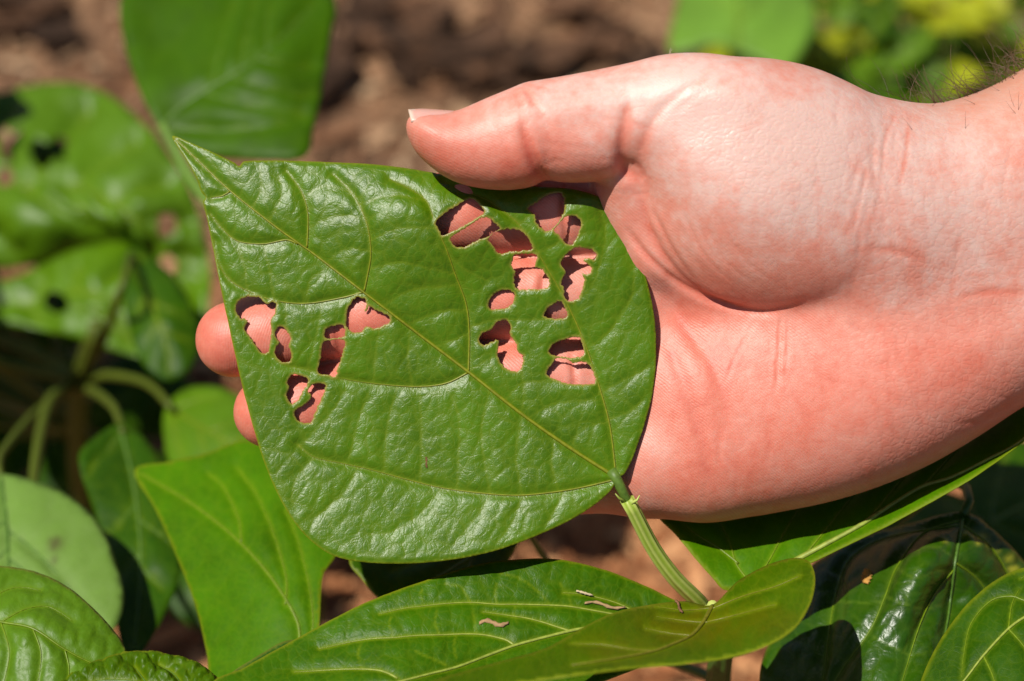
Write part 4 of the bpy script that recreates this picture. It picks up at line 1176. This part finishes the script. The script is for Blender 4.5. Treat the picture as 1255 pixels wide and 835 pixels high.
stem("petiole", [(-70, 745, -10), (-120, 780, -30), (-40, 920, -70), (180, 940, -80), (326, 930, -70)], 1.2, 1.8, M_STEM, LEFT)
make_leaf([(55, 852), (84, 829), (120, 811), (160, 799), (200, 801), (240, 812), (262, 827), (278, 848), (262, 905), (100, 910)],
          [(55, 852, 8), (160, 799, -2), (200, 801, -1), (262, 827, 4), (278, 848, 8), (262, 905, 20), (100, 910, 22), (170, 835, 7)], M_FRONT, LEFT, [(278, 880), (230, 850), (180, 835), (120, 832), (70, 848)],
          [[(230, 850), (215, 825), (195, 812)], [(180, 835), (165, 815)], [(200, 841), (190, 870), (160, 895)]], step=2.2, quilt=0.9, cell=15, cell_h=1.3, vmat=V_DARK, jag=0.3, tint_all=0.12, label="olive quilted leaf at the bottom left edge", seed=11, ang=0.9)
stem("petiole", [(278, 880, 12), (300, 900, -10), (322, 905, -50), (330, 910, -62)], 1.0, 1.6, M_STEM, LEFT)
make_leaf([(248, 856), (282, 826), (320, 802), (354, 785), (420, 790), (410, 850), (330, 880)], [(248, 856, 2), (320, 802, -7), (354, 785, -9), (420, 790, -10), (410, 850, 0), (330, 880, 6)], M_GLOSS, LEFT,
          [(400, 830), (350, 825), (300, 840), (262, 852)], [], step=4, quilt=0.3, vmat=V_DARK, jag=0.4, seed=12)
stem("petiole", [(400, 830, -4), (420, 850, -20), (380, 890, -50), (334, 905, -60)], 1.0, 1.6, M_STEM, LEFT)

# ------------------------------------------------------------------ bean plants behind, out of focus
def rear_leaf(outline, ctrl, mat, root, mid, n=3, q=0.8, holes=(), step=8, label=None, vmat=None, tints=(), seed=0, qw=16, cell=40, ch=0.3, tint_all=0, dw=0):
    ctrl = [(a, b, c + dw) for a, b, c in ctrl]
    o = catmull(outline, 8, True)
    return make_leaf(outline, ctrl, mat, root, mid, auto_sides(mid, o, n), (), holes, step=step, quilt=q, cell=cell, cell_h=ch, vmat=vmat or V_MID, mid_r=0.6, side_r=0.35, jag=0.4, label=label, quilt_w=qw, tints=tints, seed=seed, rimw=0, tint_all=tint_all)

REAR, rt_ = root_under(95, 470, -215, "bean_plant", "blurred bean plant at the left with ragged holes in its big leaf")
stem_world("stem", grow([W(120, 400, -190), W(105, 440, -205), rt_, rt_*(1, 1, 0) + (-0.006, 0, rt_[2]*0.5), (rt_[0], rt_[1], REAR.location.z - 0.004)]), 2.4, 3.4, M_STEMM, REAR, 6)
rear_leaf([(-70, 135), (0, 114), (50, 103), (92, 103), (132, 116), (172, 147), (207, 188), (236, 238), (252, 300), (258, 360), (244, 425), (214, 452), (196, 400), (168, 340), (120, 318), (60, 322), (0, 330), (-70, 335)],
          [(-70, 135, -215), (50, 103, -214), (172, 147, -190), (252, 300, -165), (244, 425, -150), (214, 452, -150), (120, 318, -180), (-70, 335, -190), (60, 235, -169), (150, 240, -162), (0, 235, -175), (100, 165, -192), (60, 275, -166), (0, 275, -172), (140, 285, -160)],
          M_BACK, REAR, [(-70, 225), (0, 222), (60, 215), (120, 230), (180, 280), (220, 360), (232, 430)], 6, 4.2,
          holes=[[(38, 186), (44, 172), (58, 176), (72, 165), (84, 172), (78, 186), (82, 196), (66, 192), (56, 204), (44, 200)], [(0, 172), (6, 156), (16, 164), (26, 158), (24, 178), (16, 186), (18, 200), (6, 196)], [(-4, 210), (8, 204), (16, 215), (10, 226), (-4, 224)],
                 [(192, 280), (198, 264), (212, 262), (218, 276), (208, 290), (196, 292)], [(194, 325), (202, 312), (214, 320), (214, 336), (202, 342)]], label="big ragged leaf with dark holes, upper left", seed=13, qw=26, ch=0.9, dw=-70)
stem("petiole", [(-70, 225, -252), (-110, 260, -200), (-60, 380, -230), (60, 440, -225), (95, 465, -215)], 1.4, 2, M_STEMM, REAR)
rear_leaf([(-60, 335), (0, 345), (40, 330), (90, 306), (140, 296), (175, 305), (205, 350), (222, 410), (212, 446), (150, 432), (92, 416), (40, 402), (-50, 390)],
          [(-60, 335, -185), (40, 330, -180), (140, 296, -180), (205, 350, -166), (212, 446, -155), (92, 416, -160), (-50, 390, -170), (110, 340, -164), (110, 370, -157)], M_BACK, REAR, [(-50, 372), (30, 365), (100, 352), (160, 372), (208, 435)], 5, 3.6,
          holes=[[(52, 364), (62, 355), (78, 362), (82, 378), (70, 384), (56, 376)]], seed=14, qw=24, ch=0.9, dw=-60)
stem("petiole", [(-50, 372, -232), (-70, 420, -190), (20, 450, -210), (92, 462, -214)], 1.2, 1.8, M_STEMM, REAR)
rear_leaf([(150, 318), (166, 302), (190, 318), (222, 350), (244, 402), (238, 446), (206, 466), (174, 444), (154, 384)], [(150, 318, -150), (190, 318, -152), (244, 402, -135), (206, 466, -125), (154, 384, -140), (198, 390, -132)], M_DARK, REAR,
          [(160, 312), (185, 370), (205, 425), (208, 460)], 3, 0.8, seed=15, dw=-50)
stem("petiole", [(160, 312, -200), (150, 350, -175), (125, 420, -200), (108, 450, -208)], 1.0, 1.6, M_STEMM, REAR)
rear_leaf([(96, 562), (118, 535), (150, 520), (185, 545), (215, 600), (226, 660), (216, 720), (190, 775), (160, 812), (146, 780), (136, 720), (122, 650)], [(96, 562, -120), (150, 520, -135), (226, 660, -100), (160, 812, -70), (136, 720, -90), (122, 650, -105), (175, 660, -98)], M_DARK, REAR,
          [(150, 530), (165, 600), (172, 690), (165, 790)], 3, 0.8, label="dark narrow leaf hanging in the shade", vmat=V_DARK, seed=16)
stem("petiole", [(150, 530, -132), (140, 500, -160), (115, 480, -195), (98, 474, -214)], 1.0, 1.6, M_STEMM, REAR)
rear_leaf([(200, 530), (206, 495), (236, 474), (285, 480), (330, 520), (340, 570), (270, 580), (215, 575)], [(200, 530, -160), (236, 474, -175), (330, 520, -150), (270, 580, -140), (265, 525, -150)], M_BACK, REAR, [(210, 500), (260, 530), (325, 560)], 3, 0.8, seed=17)
stem("petiole", [(210, 500, -163), (180, 470, -185), (130, 460, -205), (100, 468, -214)], 1.0, 1.6, M_STEMM, REAR)
rear_leaf([(-60, 575), (0, 580), (42, 590), (82, 607), (120, 641), (141, 686), (152, 736), (138, 772), (92, 800), (-60, 770)], [(-60, 575, -95), (42, 590, -92), (120, 641, -82), (152, 736, -66), (92, 800, -54), (-60, 770, -58), (50, 690, -70)], M_PALE, REAR,
          [(0, 582), (7, 640), (10, 700), (14, 785)], 4, 1.3, vmat=V_DARK, label="pale leaf underside with a small brown spot", tints=[(68, 668, 8, 7, 1.0), (66, 684, 4, 6, 0.7)], seed=18)
stem("petiole", [(0, 582, -94), (0, 560, -120), (40, 510, -180), (86, 478, -214)], 1.0, 1.6, M_STEMM, REAR)
stem("petiole", [(40, 600, -110), (48, 540, -150), (62, 490, -190), (90, 470, -214)], 1.4, 1.9, M_STEMM, REAR)

# leaves added for shade: dark ones deepen the gap, unseen ones block its sun
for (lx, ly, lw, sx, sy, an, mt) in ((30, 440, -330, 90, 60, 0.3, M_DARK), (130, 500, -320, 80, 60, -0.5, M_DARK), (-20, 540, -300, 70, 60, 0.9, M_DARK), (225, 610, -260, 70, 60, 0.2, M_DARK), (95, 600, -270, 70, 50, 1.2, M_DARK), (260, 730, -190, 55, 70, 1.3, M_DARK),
        (-120, 330, -260, 110, 80, 0.2, M_BACK), (-200, 180, -250, 120, 90, -0.4, M_BACK), (-190, 430, -230, 110, 80, 0.5, M_BACK), (-330, 300, -260, 120, 90, 0.1, M_BACK), (-110, 500, -190, 90, 60, -0.2, M_BACK), (-250, 560, -200, 110, 80, 0.4, M_BACK), (-80, 210, -300, 90, 70, 0.8, M_BACK), (-310, 110, -255, 110, 90, 0.4, M_BACK), (-170, 90, -265, 110, 80, -0.3, M_BACK), (-90, 70, -255, 80, 70, 0.2, M_BACK), (-300, 220, -245, 110, 80, 0.1, M_BACK), (-170, 270, -255, 100, 80, 0.7, M_BACK), (-420, 180, -250, 110, 90, 0.2, M_BACK), (55, 192, -300, 48, 34, 0.3, M_DARK), (190, 490, -330, 80, 60, 0.4, M_DARK), (40, 520, -340, 90, 60, -0.3, M_DARK), (-20, 420, -340, 80, 60, 0.6, M_DARK), (-240, 150, -235, 110, 80, 0.9, M_BACK), (-110, 150, -250, 80, 60, -0.5, M_BACK), (-360, 260, -235, 110, 80, -0.4, M_BACK), (-230, 330, -240, 100, 70, 0.3, M_BACK), (-130, 240, -230, 80, 60, -0.2, M_BACK), (-370, 60, -240, 110, 80, 0.3, M_BACK), (-210, 10, -260, 110, 70, 0.0, M_BACK), (-155, 290, -150, 95, 75, 0.2, M_BACK), (-245, 225, -150, 90, 70, 0.5, M_BACK), (70, 395, -300, 80, 45, 0.1, M_DARK), (250, 640, -300, 70, 60, 0.7, M_DARK)):  # the small one behind the ragged leaf is added to darken its holes
    ca, sa = math.cos(an), math.sin(an)
    ol = [(lx + sx*a*ca - sy*b*sa, ly + sx*a*sa + sy*b*ca) for a, b in ((-1, 0), (-.8, .55), (-.35, .9), (.2, .75), (.65, .38), (1.05, 0), (.65, -.38), (.2, -.75), (-.35, -.9), (-.8, -.55))]
    md = [(lx + sx*a*ca, ly + sx*a*sa) for a in (-.98, -.5, 0, .5, 1.0)]
    ct = [(x, y, lw + (y - ly)*0.11 - 4*abs(i - 5)/5) for i, (x, y) in enumerate(ol)] + [(lx, ly, lw + 3)]
    rear_leaf(ol, ct, mt, REAR, md, 3, 0.8, seed=30 + int(abs(lx)) % 17, step=10)
    b = md[0]
    stem("petiole", [(b[0], b[1], ct[0][2]), ((b[0]+95)/2, (b[1]+520)/2, (ct[0][2]-235)/2 - 6), (94, 520, -240)], 1.0, 1.6, M_STEMM, REAR)

TOP, tp = root_under(330, 330, -125, "bean_plant", "blurred bean plant behind the leaf tip with one broad dark green leaf")
stem_world("stem", grow([tp, tp*(1, 1, 0) + (0.003, 0, tp[2]*0.5), (tp[0], tp[1], TOP.location.z - 0.004)]), 2.2, 3.2, M_STEMM, TOP, 6)
rear_leaf([(151, -4), (150, 42), (162, 87), (178, 127), (196, 158), (215, 176), (242, 188), (300, 196), (372, 194), (385, 150), (396, 100), (405, 50), (410, -2), (360, -13), (280, -17), (200, -13)],
          [(151, -4, -122), (178, 127, -100), (242, 188, -92), (372, 194, -84), (396, 100, -100), (410, -2, -120), (280, -17, -124), (270, 100, -98), (330, 60, -101), (220, 60, -112)], M_TOP, TOP,
          [(198, 152), (222, 128), (251, 108), (305, 75), (345, 43), (385, 4)], 4, 1.3, label="broad leaf cut off by the top edge", seed=19, vmat=V_DARK, dw=-65)
stem("petiole", [(198, 152, -162), (212, 178, -160), (245, 235, -150), (300, 300, -120), (328, 326, -125)], 1.4, 1.9, M_PALE, TOP)

DEEP, dp = root_under(1215, 640, -140, "bean_plant", "deeply shaded plant under the wrist at the right edge", group=None)
stem_world("stem", grow([dp, dp*(1, 1, 0) + (0.003, 0, dp[2]*0.5), (dp[0], dp[1], DEEP.location.z - 0.004)]), 2.2, 3.2, M_STEMD, DEEP, 6)
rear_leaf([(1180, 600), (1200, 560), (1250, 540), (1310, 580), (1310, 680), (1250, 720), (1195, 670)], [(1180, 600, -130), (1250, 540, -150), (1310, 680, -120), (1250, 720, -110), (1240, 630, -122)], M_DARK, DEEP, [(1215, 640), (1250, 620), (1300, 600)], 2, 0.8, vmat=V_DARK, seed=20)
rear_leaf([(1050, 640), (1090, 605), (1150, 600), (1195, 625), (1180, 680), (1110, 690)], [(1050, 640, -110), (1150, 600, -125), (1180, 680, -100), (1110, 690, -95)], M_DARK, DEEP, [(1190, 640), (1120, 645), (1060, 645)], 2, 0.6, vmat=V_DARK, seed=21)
stem("petiole", [(1190, 640, -110), (1205, 640, -125), (1215, 642, -140)], 1.0, 1.6, M_STEMD, DEEP)

# far right: light green leaf and the small yellow-green plants near the ground
FAR, fp = root_under(900, 60, -345, "bean_plant", "blurred plant with one light green leaf behind the wrist")
stem_world("stem", grow([fp, fp*(1, 1, 0) + (0.003, 0, fp[2]*0.5), (fp[0], fp[1], FAR.location.z - 0.004)]), 2.0, 3.0, M_STEMM, FAR)
rear_leaf([(820, 62), (826, 20), (842, -30), (900, -70), (970, -40), (1002, 15), (988, 58), (960, 88), (922, 70), (880, 54), (846, 62)], [(820, 62, -335), (842, -30, -375), (970, -40, -375), (988, 58, -335), (922, 70, -330), (900, 0, -345)], M_BRIGHT, FAR, [(905, 66), (905, 20), (900, -55)], 3, 0.8, seed=22)

def small_leaf_mesh(L=0.03, Wd=0.018, fold=0.25):
    nu, nv = 9, 5
    vs = []; fs = []
    for i in range(nu):
        s = i/(nu-1); w = Wd*0.5*(math.sin(math.pi*min(1, s*1.02)**0.75)**0.8 if 0 < s < 1 else 0.02)
        for j in range(nv):
            t = j/(nv-1)*2 - 1
            vs.append((s*L, t*w, abs(t)*w*fold - 0.22*L*s*s))
    for i in range(nu-1):
        for j in range(nv-1):
            a = i*nv + j; fs.append((a, a+nv, a+nv+1, a+1))
    return np.array(vs), fs

def shrub(px, py, w, label, n, spread, mats, size, group, rim_px=None):
    root, p = root_under(px, py, w, "leafy_weed", label, "plant", group)
    base = np.array((p[0], p[1], root.location.z))
    protos = []
    for k, (m, _) in enumerate(mats):
        v, f = small_leaf_mesh(1.0, 0.62, 0.3)
        o = new_obj("leaf", v*0.0 + base + v*0.001, f, m, root)   # first of its kind, scaled below
        at = o.data.attributes.new("vein", 'FLOAT', 'POINT'); at.data.foreach_set("value", np.array([1.0 if i % 5 == 2 else 0.0 for i in range(len(v))], np.float32))
        o.data.uv_layers.new(name="flat")
        protos.append(o)
    wts = np.array([q for _, q in mats]); wts = wts/wts.sum()
    used = set()
    for i in range(n):
        k = int(RNG.choice(len(mats), p=wts))
        if k in used:
            o = protos[k].copy(); scene.collection.objects.link(o); o.parent = root
        else: o = protos[k]; used.add(k)
        a = RNG.uniform(0, 2*math.pi); r = spread*math.sqrt(RNG.random())
        h = p[2]*RNG.uniform(0.35, 1.2)
        pos = Vector((r*math.cos(a), r*math.sin(a), h))
        sc = size*RNG.uniform(0.6, 1.3)*1000
        o.location = pos
        o.rotation_euler = (RNG.normal(0.15, 0.35), RNG.normal(-0.15, 0.35), a + RNG.normal(0, 0.9))
        o.scale = (sc, sc, sc)
        if RNG.random() < 0.6 or k == 0:
            q = base + np.array(pos)
            stem_world("stalk", grow([q, (base*0.5 + q*0.5) + (0, 0, 0.2*h), base + (RNG.normal(0, .004), RNG.normal(0, .004), -0.002)], 0.015), 0.5, 0.9, M_STEMM, root)
    for k, o in enumerate(protos):
        if k not in used: bpy.data.objects.remove(o)
    return root
grp = "small yellow-green weeds behind the wrist"
shrub(1000, 40, -420, "low green weed beside the light green leaf behind the wrist", 70, 0.034, [(M_BACK, 3), (M_DARK, 3), (M_YELLOW, 1)], 0.016, grp)
shrub(1085, 45, -430, "yellow-green weed in the middle of the clump behind the wrist", 130, 0.044, [(M_YELLOW, 5), (M_BACK, 4), (M_DARK, 2)], 0.017, grp)
shrub(1170, 40, -425, "green weed with lime leaves right of the yellow clump", 130, 0.046, [(M_BACK, 4), (M_YELLOW, 4), (M_DARK, 3)], 0.017, grp)
shrub(1265, 50, -400, "weed with a large yellow leaf at the upper right edge", 40, 0.036, [(M_YELLOW, 6), (M_BACK, 3), (M_DARK, 2)], 0.021, grp)
shrub(1120, 110, -400, "dark low weed just above the wrist hair", 60, 0.045, [(M_DARK, 4), (M_BACK, 2)], 0.017, grp)

# ------------------------------------------------------------------ bits lying on the leaves
def flake(name, surf, px, py, L, wd, ang, col, label, curl=0.6, lift=0.45, col2=None):
    k = 12; vs = []
    ca, sa = math.cos(ang), math.sin(ang)
    for i in range(k):
        s = i/(k-1) - 0.5
        off = 0.12*L*math.sin(s*7.0)*curl
        ww = wd*(0.5 + 0.5*math.cos(s*2.4))*(1 + 0.3*math.sin(i*2.3))
        for t in (-1, 0, 1):
            x = px + s*L*ca - (off + t*ww/2)*sa; y = py + s*L*sa + (off + t*ww/2)*ca
            x = np.array([x]); y = np.array([y])
            p = surf.pos(x, y)[0] + surf.normal(x, y)[0]*(lift + 0.35*curl*abs(math.sin(s*5.0)) - 0.25*abs(t)*0.6)
            vs.append(p)
    fs = [(i*3+j, i*3+j+1, (i+1)*3+j+1, (i+1)*3+j) for i in range(k-1) for j in range(2)]
    o = new_obj(name, to_world(np.array(vs)), fs, simple(name + "_dry", col, 0.75, 0.2, 0.4, 700, col2))
    so = o.modifiers.new("thick", 'SOLIDIFY'); so.thickness = 0.00035
    return tag(o, label, "plant debris")
flake("dry_flake", F1_S, 605, 764.5, 36, 5.5, 0.03, (0.44, 0.27, 0.13), "curled brown dry flake in the middle of the broad front leaf")
flake("straw_bit", F1_S, 716, 727.5, 21, 3.0, 0.27, (0.62, 0.50, 0.30), "short straight cream straw bit on the broad front leaf", 0.05)
flake("dry_stalk", F1_S, 741, 742.5, 50, 3.8, 0.13, (0.44, 0.29, 0.14), "long thin brown withered stalk along a pale vein", 0.35)
flake("withered_bit", F2_S, 832, 745, 17, 3.4, 1.05, (0.20, 0.10, 0.05), "small dark brown withered bit on the olive leaf", 0.5)
flake("bark_flake", GL_S, 1065, 710, 17, 11, 1.75, (0.50, 0.26, 0.06), "orange brown flake on the dark glossy leaf", 0.2, 1.2)
flake("seed_husk", HELD_S, 523, 567, 14, 3.6, 1.5, (0.16, 0.085, 0.03), "tiny brown husk on the lower half of the eaten leaf", 0.2, 0.3)
